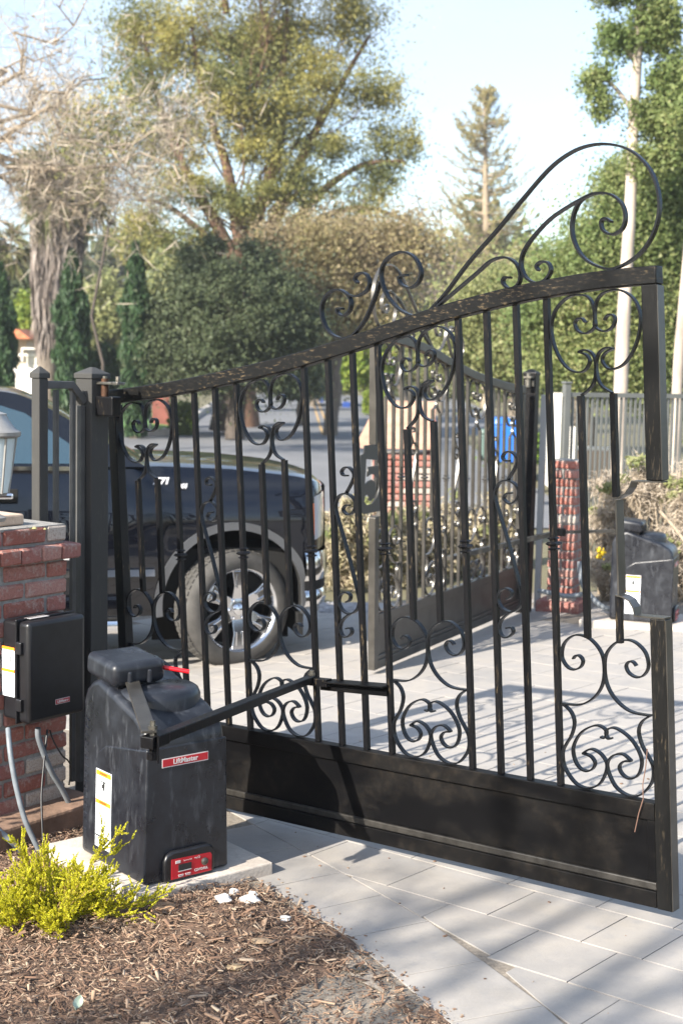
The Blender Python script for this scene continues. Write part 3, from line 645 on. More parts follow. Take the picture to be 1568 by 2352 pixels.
def poly_cap(ctr,W,ax,ay,z0,z1,r=.0): return MB().box((ctr.x,ctr.y,(z0+z1)/2),(W,W,z1-z0),(ax,ay,Z3))
cc=PCOR-AP*.221-NP_*.221
poly_cap(cc,.43,AP,NP_,PZ-.004,PZ+.006).build('mortar_cap',M_mortar,pl1)
MB().box((cc.x-.06,cc.y-.06,PZ+.03),(.30,.30,.045),(AP,NP_,Z3)).build('cap_slab',simple('pale flagstone',(.50,.38,.29),.9,nscale=12,nvar=.25,bumps=.4),pl1,bevel=.008)
fb=PCOR-AP*.22-NP_*.18
MB().box((fb.x,fb.y,-.095),(.62,.66,.10),(AP,NP_,Z3)).build('footing',simple('stained brown footing',(.20,.125,.085),.95,nscale=7,nvar=.45,bumps=.6,bscale=40),pl1,bevel=.012)
FCOR=at(1252,1385,11.5); FCOR.z=0; PX=Vector((.904,-.428,0)); PY=Vector((.428,.904,0)); FW=.227
pl2=pillar('brick_pillar',FCOR,PX,PY,FW,18,at(1300,1060,11.42).z,'red brick pillar beside the far gate post with the far opener to its right',base=False,over=.022)
fc_=FCOR+PX*FW/2+PY*FW/2
MB().box((fc_.x,fc_.y,gz(1.9,11.3)+.0),(.36,.36,.16),(PX,PY,Z3)).build('footing',M_brick,pl2,bevel=.01)
poly_cap(fc_,FW-.01,PX,PY,at(1300,1060,11.42).z-.004,at(1300,1060,11.42).z+.008).build('mortar_cap',M_mortar,pl2)
# crumbs on the near cap
for (px,py,s) in ((72,1207,.008),(80,1209,.011),(104,1213,.007)):
    P=at(px,py,5.66); P.z=PZ+.006+s*.4; o=MB().lathe(P,[(s*.5,-s*.4),(s,0),(s*.6,s*.6),(0,s*.75)],7).build('acorn_husk',simple('dry husk',(.35,.30,.14),.9),None,smooth=50); tag(o,{72:'left one of the small dry husks on the brick pillar top',80:'largest dry husk in the middle of the brick pillar top',104:'small dry husk nearest the right corner of the pillar top'}[px],'husk','dry husks on the pillar')
# ------------------------------------------------------------------ lantern on the near pillar
M_lant=simple('grey lantern metal',(.30,.29,.275),.45,.4,nscale=14,nvar=.2); M_fglass,t,b=nmat('frosted lantern glass'); b.inputs['Base Color'].default_value=(.62,.70,.72,1); b.inputs['Roughness'].default_value=.35; b.inputs['Transmission Weight'].default_value=.35
LC=at(-14,1150,5.55); lz=PZ+.05; lt=thing('lantern',Vector((LC.x,LC.y,lz)),'grey metal lantern with frosted glass standing on the brick pillar at left edge','lantern')
zt=lambda py: at(-14,py,5.55).z
MB().lathe((LC.x,LC.y,0),[(.045,lz),(.05,lz+.015),(.02,lz+.03),(.018,zt(1140)),(.05,zt(1138)),(.055,zt(1132))],18).build('stem',M_lant,lt,smooth=35)
MB().lathe((LC.x,LC.y,0),[(.055,zt(1131)),(.068,zt(1090)),(.085,zt(1005))],18).build('glass',M_fglass,lt,smooth=40)
for k in range(6):
    a=k*math.pi/3+.3; MB().tube([(LC.x+.057*math.cos(a),LC.y+.057*math.sin(a),zt(1132)),(LC.x+.088*math.cos(a),LC.y+.088*math.sin(a),zt(1004))],.005,6).build('glazing_bar',M_lant,lt,smooth=40)
MB().lathe((LC.x,LC.y,0),[(.100,zt(1003)),(.106,zt(999)),(.106,zt(991)),(.085,zt(984)),(.062,zt(966)),(.052,zt(955)),(.052,zt(950)),(.03,zt(946)),(0,zt(942))],26).build('hood',M_lant,lt,smooth=35)

# ------------------------------------------------------------------ control box on the near pillar
CB=PCOR+AP*(-.047); cbz0,cbz1=.355,.765; cbw=.30; 
cbx=thing('control_box',CB+Z3*cbz0,'black plastic control box with hinged lid fixed to the near brick pillar','control box')
def CBp(u,d,z): return PCOR-AP*(.047+u)+NP_*d+Z3*z     # u leftwards along the pillar, d out of the pillar
def rounded_box(c,size,ax,r,name,mat,parent,seg=3): return MB().box(c,size,ax).build(name,mat,parent,smooth=35,bevel=r,seg=seg)
rounded_box(CBp(cbw/2,.05,(cbz0+cbz1)/2),(cbw-.012,.098,cbz1-cbz0-.012),(AP,NP_,Z3),.012,'body',M_plastic2,cbx)
lid=rounded_box(CBp(cbw/2,.133,(cbz0+cbz1)/2),(cbw,.066,cbz1-cbz0),(AP,NP_,Z3),.018,'lid',M_plastic2,cbx,4)
MB().box(CBp(cbw/2,.094,(cbz0+cbz1)/2),(cbw+.012,.008,cbz1-cbz0+.012),(AP,NP_,Z3)).build('lid_flange',M_plastic2,cbx,bevel=.003)
for z in (.66,.43): MB().box(CBp(cbw+.006,.12,z),(.02,.03,.05),(AP,NP_,Z3)).build('latch',M_plastic2,cbx,bevel=.004)
MB().box(CBp(.2,.10,cbz1+.0045),(.10,.035,.001),(AP,NP_,Z3)).build('maker_label',M_silver,cbx)
def label_plate(parent,o,ux,uy,w_,h,name='maker_badge',txt='LiftMaster',size=.7):
    uz=ux.cross(uy); b_=MB().box(o+uz*.0008,(w_,h,.0016),(ux,uy,uz)).build(name,M_silver,parent)
    MB().box(o+uz*.0018,(w_-h*.13,h*.80,.0012),(ux,uy,uz)).build('badge_field',M_red,b_)
    text_mesh(txt,h*size,M_silver,b_,'badge_lettering',o+uz*.0028,ux,uy,.0004,bold=.0006)
label_plate(cbx,CBp(.125,.1665,.425),AP,Z3,.075,.021)
# warning sticker on the left side of the box
so_=CBp(cbw+.0005,.045,.555); st=MB().box(so_-AP*.0006,(.0012,.075,.20),(AP,NP_,Z3)).build('warning_sticker',M_sticker,cbx)
for z,h in ((.095,.012),(.005,.012)): MB().box(so_-AP*.0016+Z3*z,(.0012,.075,h),(AP,NP_,Z3)).build('orange_band',M_orange,st)
MB().box(so_-AP*.0016+Z3*.06+NP_*.012,(.0012,.006,.045),(AP,NP_,Z3)).build('pictogram',M_ink,st)
# conduits and cables from the box to the ground
M_cond=simple('grey flexible conduit',(.16,.18,.20),.5,nscale=20,nvar=.2); M_cable=simple('black cable',(.012,.012,.014),.4)
def onpillar(px,py,d):
    r=ray(px,py); P0=PCOR+NP_*d; k=((P0-CAM).dot(NP_))/r.dot(NP_); return CAM+r*k
zc=.2126*.9186
def cpath(P,d0,d1): 
    n=len(P); return [onpillar(x*zc,1750*.9186+y*zc,d0+(d1-d0)*i/(n-1)) for i,(x,y) in enumerate(P)]
for P,d0,d1,r,nm,lab,m in (([(100,340),(110,480),(135,700),(200,1050),(300,1420),(450,1750),(610,2110)],.11,.30,.011,'conduit','thick grey conduit dropping from the left of the control box into the mulch',M_cond),
    ([(450,330),(465,480),(600,830),(720,1030),(835,1260),(850,1330)],.09,.07,.012,'conduit','grey conduit from the box slanting down to the base behind the opener',M_cond),
    ([(-120,1480),(0,1550),(150,1680),(280,1850),(345,2010)],.10,.24,.012,'conduit','dark conduit leaving the frame at left beside the brick base',M_cond),
    ([(560,350),(525,700),(492,1100),(497,1400),(512,1720)],.06,.20,.0045,'cable','thin black cable hanging straight from the control box',M_cable),
    ([(590,360),(640,500),(740,660),(800,710),(838,800),(815,1000)],.05,.03,.0035,'cable','thin black cable looping around the pillar corner',M_cable),
    ([(-60,1960),(60,2040),(200,2090),(330,2110),(460,2150)],.22,.26,.009,'conduit','pale grey conduit lying on the mulch behind the golden shrub',simple('pale conduit',(.30,.32,.36),.5))):
    Q=catmull(cpath(P,d0,d1),5); o=MB().tube(Q,r,10).build(nm,m,None,smooth=50); tag(o,lab,nm)
# ------------------------------------------------------------------ gate openers
def opener(O,E1,E2,label,near=True):
    root=thing('gate_opener',O,label,'gate opener','gate openers'); 
    def L(a,b_,c): return O+E1*a+E2*b_+Z3*c
    ax=(E1,E2,Z3); W=.355; D=.463
    # body: side profile pushed across, slightly tapered, edges rounded
    prof=[(0,.0),(D,.0),(D+.0,.585),(D-.02,.635),(D-.06,.668),(D-.11,.685),(.26,.655),(.10,.605),(.03,.565),(.008,.535),(.0,.50)]
    mb=MB(); n=len(prof); vs=[L(.0+.012*(z/.68),d,z) for d,z in prof]+[L(W-.020*(z/.68),d,z) for d,z in prof]
    mb.add(vs,[tuple(range(n)),tuple(range(2*n-1,n-1,-1))]+[(i,n+i,n+(i+1)%n,(i+1)%n) for i in range(n)])
    mb.build('housing',M_plastic,root,smooth=40,bevel=.022,seg=4)
    # seam and lower access panel standing a little proud
    pr=[(-.004,.004),(D-.10,.004),(D-.10,.37),(D-.125,.415),(D-.18,.450),(.03,.490),(-.004,.497)]
    m2=MB(); n=len(pr); vs=[L(-.003+.010*(z/.68),d,z) for d,z in pr]+[L(W+.002-.018*(z/.68),d,z) for d,z in pr]
    m2.add(vs,[tuple(range(n)),tuple(range(2*n-1,n-1,-1))]+[(i,n+i,n+(i+1)%n,(i+1)%n) for i in range(n)])
    m2.build('access_cover',M_plastic,root,smooth=35,bevel=.007,seg=3)
    # turret
    tc_=L(.195,.225,0); mb=MB(); mb.lathe(tc_,[(.160,.560),(.158,.632),(.150,.652),(.135,.662),(0,.668)],36,ax,sc=(1,.92)); mb.build('turret',M_plastic,root,smooth=35)
    # head cover
    h=MB().box(L(.125,.345,.722),(.225,.215,.088),(E1,(E2+Z3*.10).normalized(),(Z3-E2*.10).normalized())).build('head_cover',M_plastic,root,smooth=35,bevel=.026,seg=5)
    MB().box(L(.125,.34,.672),(.16,.15,.03),ax).build('head_neck',M_plastic2,root)
    for a in (-.042,.042): MB().box(L(.118+a,.236,.700),(.014,.02,.05),ax).build('slot_lip',M_plastic,root,bevel=.005)
    if near:
        MB().tube([L(.215,.285,.722),L(.310,.197,.704)],.0085,12).build('release_handle',M_redhandle,root,smooth=40)
        for a in (.0,.02,.04): MB().tube(catmull([L(.20+a,.42,.69),L(.27+a,.44,.72),L(.32+a,.44,.66),L(.34+a,.44,.58)],5),.0055,8).build('release_cable',M_cond,root,smooth=40)
    # badge, control panel, screw, sticker, embossed print
    label_plate(root,L(.164,-.0055,.438),E1,Z3,.196,.033,size=.78)
    MB().lathe(L(.164,-.0042,.478),[(.0075,0),(.0075,.002),(.004,.0035),(0,.0035)],12,(E1,Z3,-E2)).build('screw',M_plastic2,root)
    cp=[(.068,.004),(.283,.004),(.283,.085),(.272,.104),(.25,.113),(.10,.113),(.078,.102),(.068,.08)]
    MB().prism([L(a,-.006,z) for a,z in cp],-E2*.020).build('control_bezel',M_plastic2,root,smooth=30,bevel=.008,seg=3)
    rp_=MB().prism([L(a,-.0263,z) for a,z in ((.095,.012),(.268,.012),(.268,.072),(.262,.080),(.095,.086))],-E2*.0015).build('control_label',M_red,root)
    yl=-.0286
    MB().box(L(.152,yl,.050),(.055,.002,.024),ax).build('display_window',M_ink,rp_); MB().box(L(.152,yl,.037),(.055,.0022,.003),ax).build('print_line',M_silver,rp_)
    MB().lathe(L(.235,yl,.053),[(.014,0),(.014,.006),(.009,.010),(0,.011)],18,(E1,Z3,-E2)).build('reset_knob',M_steel,rp_,smooth=30)
    text_mesh('CSW24UL',.0135,M_silver,rp_,'model_print',L(.222,yl,.027),E1,Z3,.0003,bold=.0004)
    MB().box(L(.122,yl,.073),(.020,.002,.010),ax).build('print_block',M_silver,rp_); text_mesh('Security+2.0',.007,M_silver,rp_,'small_print',L(.164,yl,.073),E1,Z3,.0003); text_mesh('myQ',.012,M_silver,rp_,'small_print',L(.205,yl,.074),E1,Z3,.0003)
    for a in (.135,.165): MB().box(L(a,yl,.023),(.022,.002,.003),ax).build('print_line',M_silver,rp_); MB().box(L(a,yl,.018),(.020,.002,.002),ax).build('print_line',M_silver,rp_)
    sk=[(.233,.060),(.352,.060),(.352,.352),(.233,.352)]
    xo=lambda z:-.0032+.010*(z/.68)
    def SK(d,z,o=.0): return L(xo(z)-o,d,z)
    def patch(d0,d1,z0,z1,o,name,mat,par): return MB().prism([SK(d0,z0,o),SK(d1,z0,o),SK(d1,z1,o),SK(d0,z1,o)],-E1*.0008).build(name,mat,par)
    s_=patch(.233,.345,.058,.352,.0005,'warning_sticker',M_sticker,root)
    for z0,z1 in ((.330,.348),(.222,.238)): patch(.236,.342,z0,z1,.0015,'orange_band',M_orange,s_)
    patch(.236,.342,.098,.104,.0015,'black_band',M_ink,s_)
    text_mesh('WARNING',.011,M_ink,s_,'sticker_lettering',SK(.289,.339,.0028),-E2,Z3,.0002); text_mesh('WARNING',.011,M_ink,s_,'sticker_lettering',SK(.289,.230,.0028),-E2,Z3,.0002)
    patch(.280,.292,.278,.312,.0015,'pictogram',M_ink,s_); patch(.274,.306,.308,.312,.0015,'pictogram',M_ink,s_); patch(.292,.300,.286,.300,.0015,'pictogram',M_ink,s_)
    for z in (.15,.14,.13,.12): patch(.25,.33,z,z+.002,.0015,'print_line',M_cond,s_)
    # embossed cast marks down the rear edge
    if near:
        em=MB(); r=random.Random(2)
        for i in range(15):
            z=.10+i*.030; d=.425+r.uniform(-.004,.004); k=r.choice((0,1,1,2))
            em.box(L(.0+.010*(z/.68),d,z),(.004,.026,.0035),(E1,(E2*.95+Z3*.3).normalized(),Z3))
            if k: em.box(L(.010*(z/.68),d+.010,z+.007),(.004,.0035,.013),ax)
            if k>1: em.box(L(.010*(z/.68),d-.010,z-.005),(.004,.0035,.012),ax)
        em.build('embossed_marks',M_plastic,root,bevel=.0008,seg=1)
    return root,L
E1=Vector((.7728,.6347,0)); E2=Vector((-.6347,.7728,0)); OB=Vector((-.672,4.894,-.06))
def pad(c0,w_,d,ex,ey,ztop,zbot,label):
    o=MB(); P=[c0,c0+ex*w_,c0+ex*w_+ey*d,c0+ey*d]; o.hexa([Vector((p.x,p.y,zbot)) for p in P]+[Vector((p.x,p.y,ztop)) for p in P])
    return tag(o.build('concrete_pad',M_conc,None,bevel=.006),label,'concrete pad','opener pads')
pad(OB-E1*.055-E2*.065,.575,.68,E1,E2,-.061,-.22,'pale concrete pad under the near gate opener')
op1,L1=opener(OB,E1,E2,'dusty black gate opener with red badge standing on the pad in the foreground')
# near arm: crank from the head, pivot, long strut to the gate bracket
J=L1(-.13,-.235,.61); gatepin=GN(9.05,.497,.035)
H0=L1(.118,.30,.690)
J1=J+Z3*.022
MB().bar([H0,J1+(J1-H0).normalized()*.0],Z3,.010,.052).build('crank_arm',M_grayiron,op1,bevel=.002)
dv=(J1-H0).normalized(); sdv=dv.cross(Z3).normalized()
MB().prism([H0+sdv*(-.030)+Z3*-.004,J1-sdv*.030-Z3*.004+dv*.03,J1-sdv*.030-Z3*.095+dv*.035,J1-sdv*.030-Z3*.095+dv*.012,J1-sdv*.030-Z3*.03-dv*.02,H0+sdv*(-.030)-Z3*.03],sdv*.006).build('crank_web',M_iron,op1)
dj=(gatepin-J); dj2=Vector((dj.x,dj.y,0)).normalized()
MB().box(J+dj2*.035-Z3*.012,(.10,.052,.040),(dj2,Vector((-dj2.y,dj2.x,0)),Z3)).build('clevis',M_iron,op1,bevel=.003)
pb=J+dj2*.02
MB().lathe(pb,[(.013,.008),(.013,.020),(.009,.020),(.009,.026),(.016,.026),(.016,.040),(.010,.040),(.0085,.058),(0,.060)],6,).build('pivot_bolt',M_steel,op1)
MB().lathe(pb,[(.02,-.075),(.02,-.055),(.012,-.05),(.012,-.03)],8).build('pivot_nut',M_iron,op1)
q0=J+dj2*.075-Z3*.012
MB().bar([q0,q0+(gatepin-q0)*.64],Z3,.034,.040).build('strut_arm',M_iron,op1,bevel=.003)
MB().bar([q0+(gatepin-q0)*.60,gatepin],Z3,.028,.034).build('strut_extension',M_iron,op1,bevel=.003)
MB().lathe(gatepin,[(.014,.012),(.014,.024),(.010,.024),(.010,.034),(0,.034)],6).build('strut_bolt',M_steel,op1)
# bracket across three bars of the near gate
def GB(t,z,d): return GN(t,z,d)
MB().hexa([GB(9.3,.452,.017),GB(12.0,.466,.017),GB(12.0,.466,.021),GB(9.3,.452,.021),GB(9.3,.490,.017),GB(12.0,.504,.017),GB(12.0,.504,.021),GB(9.3,.490,.021)]).build('opener_bracket',M_sheet,gN)
MB().hexa([GB(9.6,.490,-.02),GB(12.0,.504,-.02),GB(12.0,.504,.055),GB(9.6,.490,.055),GB(9.6,.495,-.02),GB(12.0,.509,-.02),GB(12.0,.509,.055),GB(9.6,.495,.055)]).build('opener_bracket',M_sheet,gN)
MB().hexa([GB(8.85,.470,.012),GB(9.75,.474,.012),GB(9.75,.474,.05),GB(8.85,.470,.05),GB(8.85,.500,.012),GB(9.75,.504,.012),GB(9.75,.504,.05),GB(8.85,.500,.05)]).build('bracket_tab',M_iron,gN,bevel=.002)
# far opener and its pad and arm
fz=gz(2.1,10.8)+.05
Pf=at(1537,1395,10.55); OF=Vector((Pf.x,Pf.y,fz)); a_=R(12)
E1f=Vector((math.cos(R(70)),math.sin(R(70)),0)); E2f=Vector((-E1f.y,E1f.x,0))
OF=at(1540,1392,10.55); OF.z=fz+.0
op2,L2=opener(OF,E1f,E2f,'black gate opener on its pad beyond the gate beside the far brick pillar',False)
pad(OF-E1f*.10-E2f*.35,.62,1.02,E1f,E2f,fz-.001,fz-.22,'concrete pad under the far gate opener')
Jf=at(1285,1222,10.62); Hf=L2(.118,.30,.680); gp2=at(1050,1277,10.35)
MB().bar([Hf,Jf],Z3,.020,.05).build('crank_arm',M_grayiron,op2); MB().box(Jf,(.08,.06,.06)).build('clevis',M_iron,op2,bevel=.004)
MB().bar([Jf,gp2],Z3,.034,.04).build('strut_arm',M_grayiron,op2); MB().box(gp2,(.30,.05,.03),(FD,FN,Z3)).build('bracket_tab',M_grayiron,op2)
# far conduit
o=MB().tube(catmull([at(1330,1290,11.1),at(1335,1335,11.05),at(1352,1365,11.0),at(1385,1395,10.9),at(1420,1400,10.85)],5),.022,8).build('conduit',M_cond,None,smooth=50); tag(o,'grey conduit running from the far brick pillar to the far pad','conduit')
o=MB().tube(catmull([at(1235,1357,11.15),at(1265,1362,11.1),at(1300,1369,11.05),at(1330,1366,11.05),at(1350,1362,11.1)],5),.02,8).build('conduit',M_cond,None,smooth=50); tag(o,'grey conduit lying along the foot of the far brick pillar','conduit')
# ------------------------------------------------------------------ pickup truck
M_paint,t,b=nmat('black car paint'); b.inputs['Base Color'].default_value=(.002,.0025,.005,1); b.inputs['Roughness'].default_value=.25; b.inputs['Coat Weight'].default_value=1; b.inputs['Coat Roughness'].default_value=.02; b.inputs['Specular IOR Level'].default_value=.15
M_glass,t,b=nmat('tinted window glass'); b.inputs['Base Color'].default_value=(.022,.055,.075,1); b.inputs['Roughness'].default_value=.03; b.inputs['Coat Weight'].default_value=1; b.inputs['Coat Roughness'].default_value=0; b.inputs['IOR'].default_value=1.9; b.inputs['Transmission Weight'].default_value=.25
M_chrome=simple('chrome',(.75,.76,.78),.08,1); M_rim=simple('polished alloy',(.62,.63,.65),.16,1,nscale=6,nvar=.12)
M_tyre=simple('dusty tyre rubber',(.055,.052,.048),.85,nscale=9,nvar=.3,bumps=.3,bscale=60); M_trim=simple('grey wheel arch moulding',(.065,.068,.074),.36,nscale=5,nvar=.15); M_dark=simple('wheel well black',(.004,.004,.004),.9)
M_lens,t,b=nmat('headlamp lens'); b.inputs['Base Color'].default_value=(.62,.68,.76,1); b.inputs['Roughness'].default_value=.12; b.inputs['Metallic'].default_value=.25; b.inputs['Coat Weight'].default_value=1
M_amber=simple('amber reflector',(.7,.13,.02),.2,coat=1)
YAW=R(14.3); TX=Vector((math.cos(YAW),math.sin(YAW),0)); TY=Vector((-math.sin(YAW),math.cos(YAW),0)); TO=Vector((-.71,9.63,-.30))
def T(x,y,z):
    if x>.47: x=.47+(x-.47)*.56
    return TO+TX*x+TY*y+Z3*z
TAX=(TX,TY,Z3)
tr=thing('pickup_truck',TO,'shiny black pickup truck with chrome wheel parked beyond the open gate','pickup truck')
def arch(x,r=.50,zc=.44,dz=.53): return zc+dz*math.sqrt(max(0,1-(x/r)**2)) if abs(x)<r else 0
def zlow(x): 
    base=.36 if x<.5 else .50
    if abs(x)<.50: return max(base,arch(x))
    if abs(x+3.65)<.50: return max(base,arch(x+3.65))
    return base
def ztop(x): return float(np.interp(x,[-4.85,-3.4,-3.38,-.75,-.58,0,.4,.62,.78,.90],[1.42,1.42,1.36,1.365,1.385,1.365,1.325,1.295,1.265,1.235]))
def yoff(x,z):
    y=.045+.10*((z-.86)/.5)**2 
    if z>1.18: y+= .10*((z-1.18)/.2)**1.6*smooth(-.72,-.45,x)
    if .92<z<1.2 and -.75<x<.62: y-=.018*math.sin((z-.92)/.28*math.pi)
    if x>.50: y+=.42*((x-.50)/.42)**2.2
    return y
xs=sorted(set([round(v,3) for v in np.r_[np.linspace(-4.85,-4.2,5),np.linspace(-4.15,-3.15,33),np.linspace(-3.1,-.55,22),np.linspace(-.5,.5,45),np.linspace(.53,.92,14)]]))
vz=np.linspace(0,1,22)
mb=MB().grid(lambda x,v:T(x,yoff(x,zlow(x)+v*(ztop(x)-zlow(x))),zlow(x)+v*(ztop(x)-zlow(x))),xs,vz)
mb.grid(lambda x,v:T(x,2.03-yoff(x,zlow(x)+v*(ztop(x)-zlow(x))),zlow(x)+v*(ztop(x)-zlow(x))),xs,vz)
mb.build('body',M_paint,tr,smooth=60,fix=False)
# hood, front face, tailgate, roof
hx=np.linspace(-.62,.90,20)
MB().grid(lambda x,v:T(x+(.10*math.sin(v*math.pi) if x>.6 else 0)*((x-.6)/.3 if x>.6 else 0),yoff(x,ztop(x))+v*(2.03-2*yoff(x,ztop(x))),ztop(x)+.055*math.sin(v*math.pi)**.6*(1 if x<.75 else (.9-x)/.15)),hx,np.linspace(0,1,21)).build('hood',M_paint,tr,smooth=50,fix=False)
MB().grid(lambda v,k:T(.90+.13*math.sin(v*math.pi)+.02*(1-abs(2*k-1)),yoff(.90,.9)+v*(2.03-2*yoff(.90,.9)),.5+k*(ztop(.9)-.5)),np.linspace(0,1,17),np.linspace(0,1,8)).build('front_grille',M_dark,tr,smooth=50)
MB().box(T(-4.85,1.015,.9),(.03,1.86,1.0),TAX).build('tailgate',M_paint,tr,bevel=.01)
MB().box(T(-4.1,1.015,.75),(1.4,1.80,.04),TAX).build('bed_floor',M_dark,tr)
MB().box(T(-1.9,1.015,.62),(4.6,1.72,.40),TAX).build('underbody',M_dark,tr)
RA=[(-.60,1.385),(-1.30,1.800),(-1.62,1.885),(-2.0,1.915),(-2.6,1.915),(-3.05,1.885),(-3.28,1.78),(-3.38,1.37)]
def yin(z): return .135+.24*((z-1.36)/.55)**1.1
def cabside(P,off=0,far=False): return [T(x,(yin(max(z,1.36))-off) if not far else 2.03-yin(max(z,1.36))+off,z) for x,z in P]
rc=catmull(RA,6)
n=len(rc); mb=MB()
for far in (False,True): mb.add(cabside([(v.x,v.y) for v in rc],0,far),[tuple(range(n))])
mb.build('cab_side',M_paint,tr,smooth=40)
rr=[v for v in rc if v.y>1.76]
MB().grid(lambda i,v:T(rr[int(i)].x,yin(rr[int(i)].y)+v*(2.03-2*yin(rr[int(i)].y)),rr[int(i)].y+.03*math.sin(v*math.pi)**.5),range(len(rr)),np.linspace(0,1,15)).build('roof',M_paint,tr,smooth=60)
MB().grid(lambda u,v:T(-.60-.70*u,yin(1.385+.415*u)+v*(2.03-2*yin(1.385+.415*u)),1.385+.415*u+.06*math.sin(v*math.pi)**.6),np.linspace(0,1,8),np.linspace(0,1,13)).build('windscreen',M_glass,tr,smooth=60)
M_pillar=simple('black window surround',(.008,.009,.012),.25)
def win(P,name):
    MB().add(cabside(P,.006),[tuple(range(len(P)))]).build(name,M_glass,tr)
win([(-.92,1.405),(-1.40,1.735),(-1.66,1.815),(-1.98,1.840),(-1.98,1.405)],'front_window'); win([(-2.08,1.405),(-2.08,1.842),(-2.6,1.835),(-2.95,1.80),(-3.06,1.405)],'rear_window')
def strip(x0,x1,z,h,d,name,mat,off=.012,nn=14):
    MB().grid(lambda x,k:T(x,yoff(x,z)-off-(d if k in(1,2) else 0),z+(-h/2 if k in (0,1) else h/2)),np.linspace(x0,x1,nn),[0,1,2,3]).build(name,mat,tr,smooth=30)
MB().bar([T(x,.122,1.375) for x in (-3.2,-.95)],TY,.03,.028).build('chrome_strip',M_chrome,tr)
strip(-3.0,-.55,.675,.048,.014,'chrome_strip',M_chrome)
MB().tube([T(-3.0,-.02,.335),T(-.72,-.02,.335)],.062,14).build('side_step',M_chrome,tr,smooth=50)
MB().box(T(-1.85,-.03,.385),(2.2,.10,.012),TAX).build('step_pad',M_dark,tr)
MB().box(T(-1.60,.005,1.20),(.24,.035,.042),TAX).build('door_handle',M_chrome,tr,smooth=40,bevel=.014,seg=3); MB().box(T(-1.60,.045,1.20),(.30,.012,.09),TAX).build('handle_recess',M_dark,tr,smooth=40,bevel=.005)
for x in (-.78,-2.05): MB().bar([T(x,yoff(x,z)-.001,z) for z in np.linspace(.40,1.36,14)],TX,.008,.004).build('door_gap',M_dark,tr)
# mirror
mr=MB().box(T(-.98,-.20,1.44),(.12,.24,.26),TAX).build('door_mirror',M_paint,tr,smooth=40,bevel=.045,seg=4); MB().box(T(-1.045,-.20,1.45),(.006,.19,.20),TAX).build('mirror_glass',M_chrome,mr,bevel=.002); MB().box(T(-.95,-.03,1.37),(.06,.16,.05),TAX).build('mirror_arm',M_dark,mr,bevel=.01)
# lettering
text_mesh('SIERRA',.085,M_silver,tr,'door_lettering',T(-1.10,yoff(-1.1,.80)-.004,.80),TX,Z3,.004,bold=.004)
text_mesh('Z71',.062,M_silver,tr,'badge_lettering',T(-.50,yoff(-.5,1.285)-.012,1.288),TX,(Z3+TY*.45).normalized(),.004,shear=.3,bold=.004); text_mesh('4X4',.045,M_silver,tr,'badge_lettering',T(-.37,yoff(-.37,1.25)-.012,1.255),TX,(Z3+TY*.45).normalized(),.004,shear=.3,bold=.003)
# wheel arch moulding, wheel well
def archbar(xc,name):
    P=[(xc+.52*math.cos(a),.44+.55*math.sin(a)) for a in np.linspace(R(-8),R(188),36)]
    mb=MB(); vs=[]; fs=[]
    for x,z in P:
        c=Vector((x-xc,z-.44)); c=c.normalized(); 
        for k,(o,d) in enumerate(((.027,.0),(.027,-.026),(-.027,-.026),(-.027,.02))): 
            xx=x+c.x*o; z2=z+c.y*o; vs.append(T(xx,yoff(min(.6,xx) if xc==0 else xx,min(1.1,max(.5,z2)))+d,z2))
    for i in range(len(P)-1):
        for j in range(4): a=i*4+j; b_=i*4+(j+1)%4; fs.append((a,b_,b_+4,a+4))
    mb.add(vs,fs).build(name,M_trim,tr,smooth=40)
archbar(0,'wheel_arch_moulding'); archbar(-3.65,'wheel_arch_moulding')
for xc in (0,-3.65): 
    MB().grid(lambda a,y:T(xc+.50*math.cos(a),.10+y*.5,.44+.53*math.sin(a)),np.linspace(R(-5),R(185),20),[0,1]).build('wheel_well',M_dark,tr,smooth=60); MB().box(T(xc,.62,.55),(1.0,.02,.9),TAX).build('wheel_well',M_dark,tr)
# bumper, headlight
def bump_(x0,z0,z1,bulge,mat,name):
    P=[(.50,.03),(.62,.055),(.74,.12),(.84,.24),(.92,.42),(.98,.68),(1.0,1.015),(.98,1.35),(.92,1.61),(.84,1.79),(.74,1.91),(.62,1.975),(.50,2.0)]
    pc=catmull(P,3)
    MB().grid(lambda i,k:T(pc[int(i)].x+bulge*math.sin(k*math.pi),pc[int(i)].y-(bulge*math.sin(k*math.pi)**.5 if pc[int(i)].y<1 else -bulge*math.sin(k*math.pi)**.5),z0+k*(z1-z0)),range(len(pc)),np.linspace(0,1,8)).build(name,mat,tr,smooth=60)
bump_(0,.60,.80,.018,M_chrome,'front_bumper'); bump_(0,.535,.597,.0,M_dark,'bumper_slot'); bump_(0,.42,.532,.018,M_chrome,'front_bumper')
MB().grid(lambda i,k:T(*(lambda u:(.60+.34*u,yoff(.60+.34*u,.85+.3*k)-.008,.88+.04*u+(.30-.0*u)*k))(i)),np.linspace(.1,1,8),np.linspace(0,1,6)).build('headlight',M_lens,tr,smooth=60)
MB().grid(lambda i,k:T(*(lambda u:(.53+.10*u,yoff(.53+.10*u,.9+.2*k)-.011,.92+.22*k))(i)),np.linspace(0,1,4),np.linspace(0,1,5)).build('side_marker',M_amber,tr,smooth=60)
MB().prism([T(.46,.10,.36),T(.52,.10,.36),T(.52,.10,.20),T(.47,.10,.20)],TY*.5).build('mud_flap',M_dark,tr)
